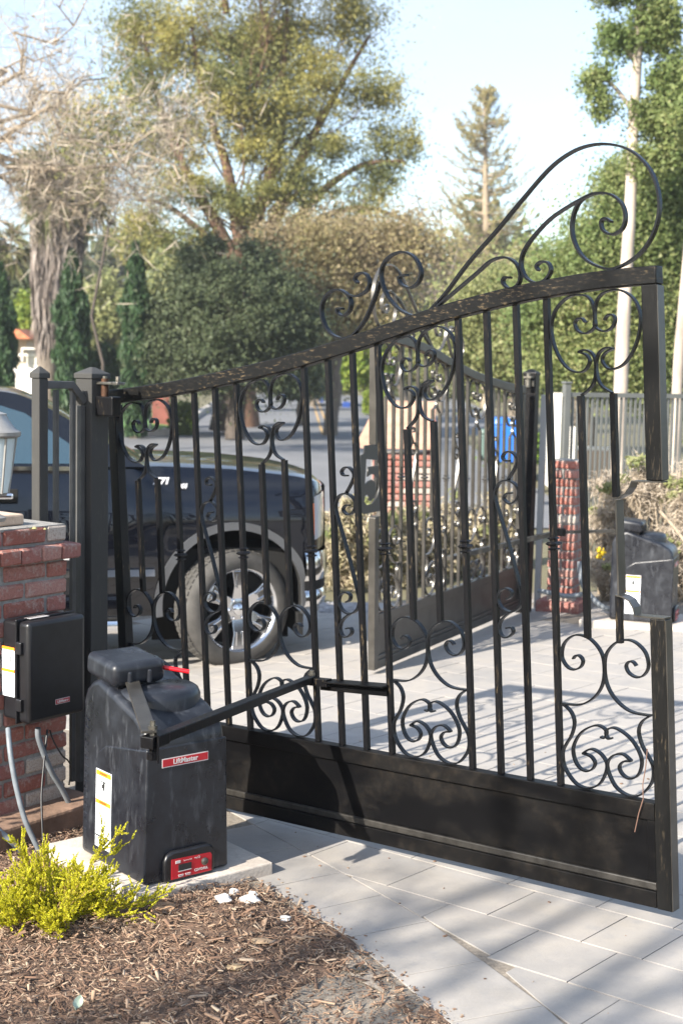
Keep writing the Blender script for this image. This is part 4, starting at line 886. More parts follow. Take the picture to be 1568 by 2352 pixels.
# wheels
def wheel(xc,steer,y0=.02):
    a=YAW-steer if False else YAW+steer; ex=Vector((math.cos(a),math.sin(a),0)); ey=Vector((-math.sin(a),math.cos(a),0)); c=T(xc,.14,.408)
    ax=(ex,Z3,-ey)       # local z points outwards
    w_=MB(); prof=[(.285,-.13),(.36,-.135),(.392,-.115),(.408,-.08),(.408,.06),(.398,.100),(.37,.128),(.33,.137),(.297,.128),(.287,.112)]
    w_.lathe(c,prof,56,ax,cap=False); ty=w_.build('wheel',M_tyre,tr,smooth=40)
    tr_=MB()
    for i in range(56):
        an=2*math.pi*i/56
        for zz_,o in ((-.055,0),(0,.5),(.055,0)):
            aa=an+o*2*math.pi/56; d=ex*math.cos(aa)+Z3*math.sin(aa); tg=-ex*math.sin(aa)+Z3*math.cos(aa); tr_.box(c+d*.408-ey*zz_,(.012,.030,.042),(d,tg,-ey))
    tr_.build('tread',M_tyre,ty)
    MB().lathe(c,[(.288,-.10),(.27,-.09),(.262,.06),(.275,.112),(.290,.124),(.297,.118)],48,ax,cap=False).build('rim',M_rim,ty,smooth=40)
    MB().lathe(c,[(0,-.02),(.255,-.02)],32,ax).build('brake_disc',M_dark,ty)
    for k in range(6):
        an=math.pi/2+k*math.pi/3; d=ex*math.cos(an)+Z3*math.sin(an); tg=-ex*math.sin(an)+Z3*math.cos(an); o=-ey; s=MB()
        def q(r,t_,z): return c+d*r+tg*t_+o*z
        s.add([q(.05,-.045,.075),q(.05,.045,.075),q(.17,-.040,.100),q(.17,.040,.100),q(.272,-.062,.112),q(.272,.062,.112),q(.05,-.05,.02),q(.05,.05,.02),q(.17,-.048,.03),q(.17,.048,.03),q(.272,-.07,.06),q(.272,.07,.06)],
              [(0,1,3,2),(2,3,5,4),(0,2,8,6),(2,4,10,8),(1,7,9,3),(3,9,11,5),(4,5,11,10)])
        for t_ in (-.016,.016): s.box(q(.20,t_*1.6,.108),(.10,.012,.008),(d,tg,o))
        s.build('spoke',M_rim,ty,bevel=.006)
        an2=an+math.pi/6; d2=ex*math.cos(an2)+Z3*math.sin(an2); MB().lathe(c+d2*.070+o*.07,[(.011,0),(.011,.022),(.006,.027),(0,.027)],6,(ex,Z3,o)).build('wheel_nut',M_chrome,ty)
    MB().lathe(c,[(.085,.05),(.082,.078),(.06,.084)],30,ax).build('hub',M_rim,ty,smooth=30); MB().lathe(c,[(.042,.08),(.040,.102),(.03,.110),(0,.112)],24,ax).build('centre_cap',M_chrome,ty,smooth=40)
wheel(0,R(20)); wheel(-3.65,0)

# ------------------------------------------------------------------ street objects
def B(px,py,Y): return at(px,py,Y)
def blk(p0,p1,depth,name,mat,parent=None,bevel=0):   # upright block between two points of one frontal plane
    c=(p0+p1)/2; return MB().box((c.x,c.y+depth/2,c.z),(abs(p1.x-p0.x),depth,abs(p1.z-p0.z))).build(name,mat,parent,bevel=bevel)
M_roof1=simple('pale salmon roof slab',(.40,.245,.175),.9,nscale=5,nvar=.22,bumps=.3,bscale=30); M_tan=simple('tan brick paint',(.50,.36,.27),.9,nscale=8,nvar=.25)
# brick letterbox house
Y=16.5; mbx=thing('letterbox_house',B(930,1180,Y),'small brick letterbox house with salmon sloped roof beyond the far gate','letterbox'); mbx.location.z=FLAT
x0,x1=B(838,1060,Y).x,B(1012,1060,Y).x; zt_,ze=B(900,935,Y).z,B(900,1028,Y).z; xm0,xm1=B(868,940,Y).x,B(1010,940,Y).x
p=[Vector((x0-.07,Y-.35,ze)),Vector((x1-.12,Y-.35,ze)),Vector((xm1-.03,Y+.15,zt_)),Vector((xm0,Y+.15,zt_))]
MB().hexa(p+[v+Vector((0,.03,.075)) for v in p]).build('roof_slab',M_roof1,mbx,bevel=.01)
p=[Vector((x0-.07,Y+.65,ze)),Vector((x1-.12,Y+.65,ze)),Vector((xm1-.03,Y+.16,zt_)),Vector((xm0,Y+.16,zt_))]
MB().hexa(p+[v+Vector((0,0,.075)) for v in p]).build('roof_slab',M_roof1,mbx,bevel=.01)
MB().box(((x0+x1)/2-.02,Y+.15,(ze+FLAT)/2-.03),(x1-x0-.2,.72,ze-FLAT-.08)).build('mortar_core',M_mortar,mbx)
br=random.Random(4); bmm=[brick_mesh(.2,.09,.065,70+i) for i in range(4)]
for k in range(12):
    z=ze-.09-k*.078
    for i in range(4):
        u=(i+.5+(k%2)*.25-.12)*(x1-x0-.2)/4
        o=bpy.data.objects.new('brick',br.choice(bmm)); COL.objects.link(o); o.parent=mbx; o.location=Vector((x0+.08+u,Y-.215,z))-mbx.location
    for i in range(3):
        o=bpy.data.objects.new('brick',br.choice(bmm)); COL.objects.link(o); o.parent=mbx; o.location=Vector((x1-.115,Y-.1+i*.23,z))-mbx.location; o.rotation_euler=(0,0,math.pi/2)
for k in range(5):     # gable courses under the roof, seen at the right
    for i in range(2):
        o=bpy.data.objects.new('brick',br.choice(bmm)); COL.objects.link(o); o.parent=mbx; o.location=Vector((x1-.115,Y+.05+i*.2-(k*.0),ze+.0+k*.075))-mbx.location; o.rotation_euler=(0,0,math.pi/2)
def bin_(px0,px1,py0,py1,Y,mat,label,grp=None):
    a=B(px0,py0,Y); c=B(px1,py1,Y); w_=c.x-a.x; h=a.z-c.z; t=thing('recycling_bin',Vector(((a.x+c.x)/2,Y,c.z)),label,'bin',grp); x=(a.x+c.x)/2; z=c.z
    q=lambda k,zz_:[Vector((x+i*w_/2*k,Y+j*w_*.55*k,zz_)) for i,j in ((-1,-1),(1,-1),(1,1),(-1,1))]
    MB().hexa(q(.82,z+.05)+q(.97,z+h*.84)).build('tub',mat,t,bevel=.02); MB().hexa(q(1.03,z+h*.84)+q(.9,z+h)).build('lid',mat,t,bevel=.03)
    for s in (-1,1): MB().tube([(x+s*w_*.36,Y-w_*.35,z+.07),(x+s*w_*.43,Y-w_*.35,z+.07)],.07,10).build('wheel',M_dark,t)
    return t
M_blue=simple('blue bin plastic',(.02,.14,.55),.4); M_blue2=simple('dark blue plastic',(.02,.06,.25),.45)
bin_(1132,1192,958,1068,22.0,M_blue,'bright blue wheeled bin seen through the far gate bars','wheeled bins by the road')
bin_(1102,1130,985,1062,24.0,simple('grey green bin plastic',(.10,.15,.13),.5),'grey green bin standing left of the bright blue bin','wheeled bins by the road')
bin_(786,804,923,948,70,M_blue2,'blue bin at the roadside bend under trees','wheeled bins by the road'); bin_(733,742,910,935,78,M_blue2,'dark blue bin far down the road at the bend','wheeled bins by the road')
# white gate pier seen behind the fence at right
M_wp=simple('white render',(.74,.70,.62),.8)
t=thing('garden_wall',B(1283,1060,24),'bright white rendered wall behind the slim fence post','wall'); t.location.z=FLAT
blk(B(1268,903,24),B(1292,1120,24),.5,'pier',M_wp,t); blk(B(1292,980,24),B(1316,1120,24),.4,'panel',M_wp,t)
t=thing('garden_wall',B(1350,1060,25),'low tan wall with pale cap behind the picket fence','wall'); t.location.z=FLAT
blk(B(1316,1035,25),B(1420,1120,25),.4,'panel',simple('tan render',(.46,.33,.22),.9),t); blk(B(1312,1028,25),B(1424,1036,25),.5,'coping',M_wp,t)
# left background: terracotta roofed house and white balustrade
M_terra=simple('terracotta tiles',(.50,.17,.08),.85,nscale=6,nvar=.3); Yh=52
hs=thing('house',B(15,860,Yh),'pale house corner with orange tiled roof behind the left cypress','house'); hs.location.z=FLAT
blk(B(-40,775,Yh),B(62,930,Yh),4,'wall',simple('cream render',(.62,.53,.40),.85),hs)
p0=B(-50,752,Yh-1); p1=B(38,754,Yh-1); p2=B(70,778,Yh-1); p3=B(-50,778,Yh-1); MB().prism([p3,p2,p1,p0],Vector((0,6,0))).build('roof',M_terra,hs)
Yb=46; bl=thing('balustrade',B(85,880,Yb),'white balustrade with square frame beside the middle cypress','balustrade'); bl.location.z=FLAT
blk(B(32,843,Yb),B(128,930,Yb),.5,'base_wall',simple('white painted wall',(.70,.66,.62),.8),bl)
blk(B(40,812,Yb),B(130,819,Yb),.25,'hand_rail',M_wp,bl); blk(B(60,838,Yb),B(130,843,Yb),.25,'bottom_rail',M_wp,bl)
for i in range(11): 
    px=62+i*6.2; blk(B(px,819,Yb),B(px+3.0,838,Yb),.12,'baluster',M_wp,bl)
for px in (49,97): blk(B(px,802,Yb-.3),B(px+4,830,Yb-.3),.15,'frame_post',M_wp,bl)
blk(B(49,798,Yb-.3),B(101,803,Yb-.3),.15,'frame_top',M_wp,bl)
# red wall panel, white sign post across the road
t=thing('brick_wall',B(365,960,43),'dull red wall panel above the clipped hedge across the road','wall'); t.location.z=FLAT; blk(B(350,905,44),B(388,985,44),.3,'panel',simple('dull red brickwork',(.20,.07,.055),.9,nscale=3,nvar=.3),t)
t=thing('sign_post',B(345,990,42.6),'slim pale sign post across the road by the red wall','sign post'); MB().tube([B(346,1000,42.6),B(344,890,42.6)],.04,8).build('pole',simple('grey galvanised pole',(.35,.36,.38),.5,.5),t); blk(B(337,888,42.6),B(352,912,42.6),.02,'sign_back',simple('grey sign back',(.32,.34,.38),.5),t)
t=thing('utility_box',B(655,925,85),'small pale green utility box far down the road','box'); blk(B(650,912,85),B(660,938,85),.6,'housing',simple('pale green metal',(.35,.5,.38),.6),t)
t=thing('house',B(640,905,110),'pale low house far down the road under the trees','house'); blk(B(630,895,110),B(668,932,110),4,'wall',simple('pale pink render',(.55,.45,.38),.85),t); blk(B(626,886,109),B(672,897,109),5,'roof',M_terra,t)
# white rocks, tuft stones and small things on the mulch
M_rock=simple('white stone',(.62,.60,.57),.9,nscale=18,nvar=.15,bumps=.5,bscale=40)
def rock(px,py,s,label,flat=.6,mat=None):
    P=gpt(px,py); z=bedz(P.x,P.y); b=bmesh.new(); bmesh.ops.create_icosphere(b,subdivisions=2,radius=s)
    r=random.Random(int(px)); k=Vector((r.uniform(.8,1.4),r.uniform(.7,1),flat))
    for v in b.verts:
        n=v.co.normalized(); f=1+.22*math.sin(9*n.x+r.random()*.3+px)*math.cos(7*n.y+py)+.12*r.uniform(-1,1); v.co=Vector((n.x*k.x,n.y*k.y,n.z*k.z))*s*f
    me=bpy.data.meshes.new('stone'); b.to_mesh(me); b.free(); me.materials.append(mat or M_rock); o=bpy.data.objects.new('stone',me); COL.objects.link(o); o.location=(P.x,P.y,z+s*flat*.35); tag(o,label,'stone','white stones on the mulch')
rock(512,2092,.036,'largest flat white stone on the mulch before the pad',.42); rock(572,2088,.029,'white stone at the right of the stone cluster on mulch',.55); rock(538,2066,.019,'small white stone above the other stones on mulch',.7); rock(580,2068,.017,'small white stone at the top right of the cluster',.7)
rock(655,2120,.015,'little pale stone near the paver edge on mulch',.7); rock(375,2105,.05,'flat tan bark slab lying against the pad corner',.25,simple('tan bark slab',(.32,.20,.12),.9,nscale=20,nvar=.3)); rock(600,2172,.028,'flat tan bark piece in the middle of the mulch',.25,simple('tan bark piece',(.34,.24,.15),.9,nscale=20,nvar=.3)); rock(540,2230,.024,'pale curled bark flake on the lower mulch',.3,simple('pale bark flake',(.40,.29,.17),.9,nscale=20,nvar=.3))
P=gpt(826,2230); o=MB().lathe((P.x,P.y,gz(P.x,P.y)),[(.022,-.02),(.022,.012),(.017,.013),(.016,.004),(.008,.004),(.008,.010),(0,.010)],20).build('survey_marker',M_steel,None,smooth=30); tag(o,'small round metal marker set in sand at the paver edge','marker')
tag(MB().add([(*( (lambda q:(q.x,q.y,gz(q.x,q.y)+.001+.003*math.sin(i*2.3)))(gpt(826+dx,2230+dy))),) for i,(dx,dy) in enumerate(((-35,-25),(-20,-48),(5,-32),(22,-8),(40,22),(62,52),(30,40),(-5,22),(-22,6)))],[tuple(range(9))]).build('sand_spill',simple('pale spilt sand',(.36,.30,.235),.95,nscale=50,nvar=.35,bumps=.5)),'pale sand spilling over the mulch beside the pavers',kind='structure')
# dry twig caught on the near gate
tag(MB().tube([GN(20.82,.42,.02),GN(20.80,.36,.03),GN(20.70,.30,.03),GN(20.72,.25,.035),GN(20.58,.20,.035),GN(20.42,.13,.03)],.0018,6).build('dry_twig',simple('dry brown twig',(.16,.09,.065),.8),None,smooth=50),'thin reddish twig hanging on the bottom corner of the near gate','twig')

db=MB(); r=random.Random(11)
for i in range(230):
    if r.random()<.6:
        k=r.randrange(5); (a,b_),(c,d)=BP[k],BP[k+1]; u=r.random(); x=a+(c-a)*u+abs(r.gauss(0,.035)); y=b_+(d-b_)*u
    else: x=r.uniform(-.3,1.6); y=r.uniform(3.4,7.5)
    s=r.uniform(.0018,.006) if r.random()<.9 else r.uniform(.006,.011); an=r.uniform(0,6.28); z=gz(x,y)+.001; e=Vector((math.cos(an),math.sin(an),0)); q=Vector((-e.y,e.x,0)); w_=s*r.uniform(.25,.8)
    db.hexa([Vector((x,y,z))+e*(i_*s)+q*(j_*w_)+Z3*k_*s*.5 for k_ in (0,1) for i_,j_ in ((-1,-1),(1,-1),(1,1),(-1,1))])
tag(db.build('paver_debris',M_chip,None,fix=False),'scattered crumbs of bark and grit on the pavers',kind='stuff')
# ------------------------------------------------------------------ vegetation
K=lambda Y:Y/FP
BK_red=bark('peeling reddish bark',(.15,.085,.055)); BK_grey=bark('grey brown bark',(.17,.14,.11)); BK_white=bark('smooth pale eucalyptus bark',(.46,.385,.32),3,(1.2,1.2,.35)); BK_dark=bark('dark brown bark',(.075,.06,.048)); BK_tan=bark('tan twig bark',(.30,.24,.17))
L_euc=leaf_mat('olive gold gum leaves',[(0.280,0.263,0.073),(0.403,0.358,0.101),(0.459,0.392,0.112),(0.302,0.297,0.101),(0.504,0.426,0.146),(0.224,0.235,0.090)],.45,.30,vary=(0.102,0.139,0.052))
L_dark=leaf_mat('dark grey green leaves',[(0.053,0.072,0.033),(0.075,0.098,0.046),(0.096,0.120,0.057),(0.061,0.081,0.039),(0.128,0.150,0.076)],.25,.8)
L_oak=leaf_mat('live oak leaves',[(0.174,0.222,0.072),(0.242,0.279,0.099),(0.318,0.336,0.131),(0.136,0.179,0.059),(0.379,0.358,0.164)],.42,.5,vary=(0.121,0.187,0.059))
L_cyp=leaf_mat('cypress foliage',[(0.023,0.053,0.021),(0.036,0.074,0.027),(0.048,0.091,0.032),(0.020,0.044,0.019)],.12)
L_bright=leaf_mat('bright green leaves',[(0.135,0.216,0.027),(0.216,0.284,0.041),(0.284,0.338,0.054),(0.095,0.162,0.027)],.45)
L_olive=leaf_mat('olive brown leaves',[(0.3, 0.255, 0.11),(0.38, 0.315, 0.15),(0.27, 0.25, 0.105),(0.42, 0.345, 0.19),(0.34, 0.26, 0.16)],.4,.5,vary=(0.215,0.167,0.115))
L_pale=leaf_mat('pale grey green leaves',[(0.229,0.254,0.097),(0.316,0.321,0.138),(0.176,0.211,0.082),(0.369,0.362,0.179)],.4)
L_twig=leaf_mat('dry tan twigs',[(0.36, 0.3, 0.23),(0.46, 0.39, 0.31),(0.29, 0.235, 0.17),(0.52, 0.45, 0.37)],.15)
L_twigd=leaf_mat('dry hedge twigs',[(0.336,0.281,0.188),(0.416,0.351,0.247),(0.264,0.218,0.135),(0.304,0.281,0.150),(0.464,0.390,0.285)],.15)
L_con=leaf_mat('thin tan green conifer sprays',[(0.3, 0.27, 0.11),(0.38, 0.32, 0.14),(0.24, 0.24, 0.1),(0.44, 0.36, 0.19)],.4)
L_gold=leaf_mat('golden juniper foliage',[(0.506,0.484,0.020),(0.638,0.594,0.033),(0.396,0.418,0.017),(0.726,0.660,0.066),(0.308,0.341,0.013)],.35)
L_palm=leaf_mat('palm fronds',[(.10,.13,.04),(.17,.18,.07),(.22,.19,.10),(.13,.12,.06)],.3)
L_skirt=leaf_mat('dead palm fronds',[(.21,.175,.15),(.29,.25,.22),(.15,.125,.11),(.35,.30,.265),(.24,.19,.15)],.1)

def tree(name,label,cat,base,fork,r,blobs,Y,leafmat,barkmat,size,n_cl,n_lf,sig,group=None,shell=.45,limb_r=.35,airy=0,trunks=None,aspect=2.2,dz=1.0,sub=.25,wob=.07,axis=None,amix=0):
    base=Vector(base); root=thing(name,base,label,cat,group)
    mb=MB(); tot=sum(b_[2]*b_[3] for b_ in blobs)
    if r>0: mb.tube(branch_path(base,fork,5,.03),list(np.linspace(r*1.15,r*.8,6)),9)
    CL=[]; LV=[]
    for (px,py,rx,ry) in blobs:
        c=at(px,py,Y); rad=(rx*K(Y),rx*K(Y)*dz,ry*K(Y)); c=np.array(c)+np.array([0,rng.uniform(-.35,.35)*rad[1],0])
        k=max(4,int(n_cl*rx*ry/tot)); cc,lv=clumps(c,rad,k,n_lf,sig*K(Y),shell); LV.append(lv)
        if r>0:
            lp=branch_path(fork,c,6,wob); l0=r*limb_r*(.6+.6*math.sqrt(rx*ry/tot)); mb.tube(lp,list(np.linspace(l0,l0*.35,7)),7)
            for q in cc[:int(k*sub)]:
                s=lp[rng.integers(3,7)]; mb.tube(branch_path(s,q,4,.09),list(np.linspace(l0*.28,l0*.07,5)),5,cap=False)
    for P,r0,r1 in (trunks or []):
        Q=[at(px,py,Y+dy) for px,py,dy in P]; Q=catmull(Q,4); mb.tube(Q,list(np.linspace(r0,r1,len(Q))),8)
    if mb.v: mb.build('trunk',barkmat,root,smooth=60,fix=False)
    if airy:
        for (px,py,rx,ry) in blobs:
            c=np.array(at(px,py,Y)); m=int(airy*rx*ry/tot); LV.append(c+rng.normal(size=(m,3))*np.array([rx,rx*dz,ry])*K(Y)*.62)
    Lv=np.concatenate(LV); P=leaf_quads(Lv,size,aspect,.4,axis,amix,tri=True); quads('crown',P,leafmat,root); return root

# far mass of trees on the skyline (one mass nobody could count)
def far_wood():
    P=[]
    for (x0,x1,y0,y1,Y,n) in ((-60,700,600,930,105,26000),(640,960,690,925,112,12000),(900,1660,560,930,95,26000)):
        px=rng.uniform(x0,x1,n); top=y0+60*np.sin(px*.021)+35*np.sin(px*.06+1)+20*np.sin(px*.13); py=top+(y1-top)*rng.uniform(0,1,n)**.8
        for a,b_ in zip(px,py): P.append(at(a,b_,Y+rng.uniform(-5,5)))
    P=np.array(P)+rng.normal(size=(len(P),3))*.5
    o=quads('distant_wood',leaf_quads(P,.75,1.7,.5),leaf_mat('distant foliage',[(.07,.085,.03),(.11,.12,.045),(.05,.065,.03),(.14,.13,.055)],.4),None,'stuff'); tag(o,'distant mass of green and olive trees on the skyline')
far_wood()
# 1 the big gum tree
Y=48; bs=at(566,905,Y); bs.z=FLAT
tree('gum_tree','tall spreading gum tree with reddish limbs and olive gold crown','tree',bs,at(566,600,Y),.42,
 [(420,70,150,110),(640,70,190,130),(800,50,85,100),(520,210,150,100),(720,200,150,95),(850,215,85,75),(905,330,85,75),(400,300,110,90),(600,340,130,80),(770,330,100,55),(480,440,85,50),(620,-90,260,110),(300,60,90,80),(870,400,70,50),(660,440,60,45),(560,120,120,90),(330,200,100,90),(700,430,120,60),(560,470,100,60),(390,420,80,60),(860,450,60,40),(330,500,80,50),(430,560,80,45),(700,540,90,45),(800,500,80,40),(600,250,150,80)],
 Y,L_euc,BK_red,.15,1000,115,18,airy=18000,shell=.25,limb_r=.15,aspect=3.0,sub=.3,wob=.05,dz=.8,
 trunks=[([(560,640,0),(500,520,0),(430,400,0),(370,250,0),(330,80,0)],.26,.05),([(565,640,0),(545,520,0),(520,380,0),(470,230,0),(440,60,0)],.28,.05),([(570,640,0),(590,500,0),(640,340,0),(650,180,0),(660,20,0)],.30,.05),([(575,640,0),(640,480,0),(710,330,0),(790,180,0),(850,80,0)],.26,.04),([(580,640,0),(660,530,0),(740,440,0),(830,380,0),(930,370,0)],.22,.04),([(590,640,0),(680,560,0),(760,490,0),(860,480,0),(960,520,0)],.18,.03),([(560,640,0),(470,540,0),(380,470,0),(310,460,0)],.17,.03),([(566,640,0),(610,560,0),(655,470,0),(690,350,0)],.2,.04),([(520,30,0),(515,-40,0),(535,-120,0)],.12,.05)])
# 2 dark rounded shrub tree before it
Y=40; bs=at(540,935,Y); bs.z=FLAT
tree('olive_tree','dense dark grey green rounded tree below the tall gum tree','tree',bs,at(540,850,Y),.25,[(540,710,150,120),(450,740,110,130),(630,740,105,120),(500,830,140,75),(620,840,95,70),(400,850,70,60),(560,620,100,50),(470,650,70,50),(690,800,45,70),(400,690,50,50),(640,660,60,45),(370,770,40,60),(590,575,45,28),(430,605,35,35),(330,830,40,40),(715,740,30,45),(500,560,22,20)],Y,L_dark,BK_dark,.125,430,190,13,airy=22000,shell=.7,aspect=2.6)
# 3 olive brown trees right of it
Y=43.5; bs=at(760,900,Y); bs.z=FLAT
tree('oak_tree','olive brown loose tree between the dark round tree and the conifer','tree',bs,at(780,760,Y),.2,[(730,560,95,60),(820,560,110,60),(760,640,110,60),(690,660,70,60),(860,640,80,60),(940,560,80,70),(800,720,120,60),(640,560,60,40)],Y,L_olive,BK_grey,.13,300,95,28,airy=26000,shell=.4,aspect=2.4)
Y=62; bs=at(1010,900,Y); bs.z=FLAT
def bare(name,label,base,fork,r,tips,Y,mat,n2,tw,twmat=None,twn=0,group=None):
    base=Vector(base); root=thing(name,base,label,'tree',group); mb=MB(); mb.tube(branch_path(base,fork,5,.04),list(np.linspace(r,r*.8,6)),9); TW=[]
    for (px,py,dy) in tips:
        q=at(px,py,Y+dy); lp=branch_path(fork,q,8,.085); mb.tube(lp,list(np.linspace(r*.55,r*.10,9)),7)
        for _ in range(n2):
            s=lp[rng.integers(2,9)]; L=np.linalg.norm(np.array(q)-np.array(fork))*rng.uniform(.15,.45); d=unit(rng.normal(size=3)+.8*unit(np.array(q)-np.array(fork))); e=s+d*L
            sp=branch_path(s,e,4,.12); mb.tube(sp,list(np.linspace(r*.16,r*.035,5)),5,cap=False)
            for __ in range(tw):
                s2=sp[rng.integers(1,5)]; e2=s2+unit(rng.normal(size=3)+.7*d)*L*rng.uniform(.25,.6); t3=branch_path(s2,e2,3,.14); mb.tube(t3,list(np.linspace(r*.05,r*.018,4)),4,cap=False); TW.append(e2); TW.append((s2+e2)/2)
    mb.build('trunk',mat,root,smooth=60,fix=False)
    if twmat and twn:
        C=np.array(TW); C=(C[:,None,:]+rng.normal(size=(len(C),twn,3))*.42).reshape(-1,3); quads('twigs',leaf_quads(C,.42,26,.5),twmat,root,'stuff')
    return root
bare('bare_oak','leafless slender tree with dark branches before the tall conifer',bs,at(1010,700,Y),.20,[(900,480,0),(950,430,2),(1010,470,-2),(1060,540,1),(960,560,0),(880,560,1),(1090,620,0)],Y,BK_grey,6,4,L_olive,3,'bare trees')
Y=58; bs=at(920,900,Y); bs.z=FLAT
bare('bare_oak','leafless forked tree standing left of the tall conifer',bs,at(930,740,Y),.17,[(880,560,0),(930,520,1),(975,600,0),(860,640,-1),(1000,660,1)],Y,BK_grey,5,4,L_olive,3,'bare trees')
# 4 tall conifer
def conifer():
    Y=78; bs=at(1122,905,Y); bs.z=FLAT; root=thing('redwood_tree',bs,'tall thin conifer with upswept tan green branches against the sky','tree'); top=np.array(at(1112,185,Y)); b0=np.array(bs); mb=MB()
    mb.tube([b0,b0*.5+top*.5,top],[.42,.24,.03],8); Lf=[]; H=top[2]-b0[2]; g=golden=0
    for i in range(230):
        f=rng.uniform(.10,.985); p=b0+(top-b0)*f; py=905-(905-185)*f; hw=np.interp(py,[185,240,300,400,500,600,700,905],[8,38,62,95,115,128,120,90])*K(Y)*rng.uniform(.7,1.3); a=rng.uniform(0,2*math.pi)
        d=np.array([math.cos(a),math.sin(a)*.8,0]); e=p+d*hw+np.array([0,0,hw*rng.uniform(.28,.75)]); m=p+d*hw*.55+np.array([0,0,hw*.08]); P=[p,(p+m)/2,m,(m+e)/2+np.array([0,0,-.03*hw]),e]; mb.tube(P,[.05,.04,.03,.02,.008],5,cap=False)
        n=int(30+hw*20); u=(rng.uniform(.18,1,n)**.8)[:,None]; q=np.where(u<.5,p+(m-p)*u*2,m+(e-m)*(u-.5)*2); Lf.append(q+rng.normal(size=(n,3))*np.array([.16,.16,.13])*(1.25-u))
    mb.build('trunk',BK_tan,root,smooth=60,fix=False); quads('crown',leaf_quads(np.concatenate(Lf),.24,4.5,.4),L_con,root)
conifer()
# 5 italian cypresses and clipped bush
def cypress(px,pyt,pyb,w_,Y,label):
    bs=at(px,pyb,Y); bs.z=FLAT; t=thing('cypress_tree',bs,label,'tree','cypresses in a row'); top=at(px,pyt,Y).z; H=top-FLAT; r=w_*K(Y)/2; n=9500
    f=rng.uniform(0,1,n); prof=np.minimum(1,(1-f)*3.2)**.7*(.72+.28*np.minimum(1,f*5))*(1+.12*np.sin(f*26+px)+.09*np.sin(f*57+2)); a=rng.uniform(0,2*math.pi,n)
    rr=r*prof*(.68+.42*rng.uniform(size=n)**.6)*(1+.18*np.sin(a*5+f*13)+.08*np.sin(a*3-f*31)); C=np.stack([bs.x+rr*np.cos(a),bs.y+rr*np.sin(a),FLAT+.1+f*H],1)
    quads('crown',leaf_quads(C,.27,3.6,.4,np.array([0,0,1.0]),.62),L_cyp,t); MB().tube([(bs.x,bs.y,FLAT-.1),(bs.x,bs.y,FLAT+H*.9)],[r*.55,.04],9).build('trunk',BK_grey,t)
cypress(166,592,940,64,39.5,'middle dark cypress column before the palm trunk'); cypress(311,572,940,54,39.8,'dark cypress column left of the round grey tree'); cypress(2,618,940,56,39,'dark cypress column cut by the left edge of the picture')
Y=40.5; bs=at(246,940,Y); bs.z=FLAT
tree('round_bush','small dark rounded bush between the two cypresses','bush',bs,at(246,880,Y),.06,[(246,845,32,50),(246,880,34,40)],Y,L_cyp,BK_grey,.15,60,170,8,aspect=2.5)
# 6 skirted palm
def palm(px,pyb,pyt,wt,wb,Y,label,crown_r,nskirt,green,narrow):
    bs=at(px,pyb,Y); bs.z=FLAT; t=thing('palm_tree',bs,label,'palm','palms'); top=np.array(at(px+38*narrow,pyt,Y)); b0=np.array(at(px,pyb,Y)); MB().tube([bs,Vector(b0),Vector(top)],[.32,.32,.28],12).build('trunk',BK_grey,t,smooth=60)
    if nskirt:
        n=nskirt; f=rng.uniform(0,1,n); a=rng.uniform(0,2*math.pi,n); r=(wb+(wt-wb)*np.sqrt(f))*K(Y)/2*(.72+.36*rng.uniform(size=n)); c=b0+(top-b0)*f[:,None]; C=c+np.stack([r*np.cos(a),r*np.sin(a),rng.normal(size=n)*.15],1)
        P=leaf_quads(C,.8,16,.5,np.array([0,0,-1.0])+.0*C,.86); quads('dead_frond_skirt',P,L_skirt,t)
    fr=MB(); L=[]
    for i in range(46):
        a=rng.uniform(0,2*math.pi); el=rng.uniform(-.9,1.1); R_=crown_r*K(Y)*rng.uniform(.75,1.1); d=np.array([math.cos(a)*math.cos(el),math.sin(a)*math.cos(el),math.sin(el)]); P=[]
        for k in range(7):
            u=k/6; P.append(top+d*R_*u+np.array([0,0,-.55*R_*u*u]))
        fr.tube(P,list(np.linspace(.03,.008,7)),4,cap=False); tip=P[4]
        fan=unit(rng.normal(size=(34,3))*.6+d+np.array([0,0,-.25])); L.append(np.stack([tip+0*fan,tip+fan*R_*.28+rng.normal(size=(34,3))*.02,tip+fan*R_*.58+np.array([0,0,-.12*R_]),tip+fan*R_*.28-rng.normal(size=(34,3))*.04],1))
    fr.build('frond_stem',BK_tan,t,fix=False); quads('frond',np.concatenate(L),L_palm if green else L_skirt,t)
palm(112,800,385,140,36,43,'tall palm with a thick grey skirt of dead fronds',125,5200,True,1)
palm(4,760,560,20,14,52,'small pale palm at the left edge behind the cypress',70,200,True,0)
# 7 bare twiggy oak at the upper left
Y=30; bs=at(-260,930,Y); bs.z=FLAT
bare('bare_oak','bare twiggy oak reaching in from the upper left edge',bs,at(-200,330,Y),.14,[(60,130,0),(170,60,1),(40,330,-1),(200,260,1),(300,330,0),(110,430,0),(330,420,1),(20,520,0),(250,180,2),(400,380,0),(180,470,0)],Y,BK_tan,9,7,L_twig,4,'bare trees')
Y=38; bs=at(240,930,Y); bs.z=FLAT
tree('twiggy_tree','tangled tan twiggy tree between the palm and the gum tree','tree',bs,at(250,520,Y),.045,[(150,240,140,90),(310,320,110,90),(380,330,80,60),(290,430,60,50),(420,250,60,60),(340,430,70,50)],Y,L_twig,BK_dark,.60,90,45,44,aspect=40,shell=.1,sub=.5)
cc,lv=clumps(at(230,310,37.5),(2.2,1.5,1.9),70,60,.35,.1); quads('leaves',leaf_quads(lv,.14,2.6,.4,tri=True),L_euc,bpy.data.objects['twiggy_tree'])
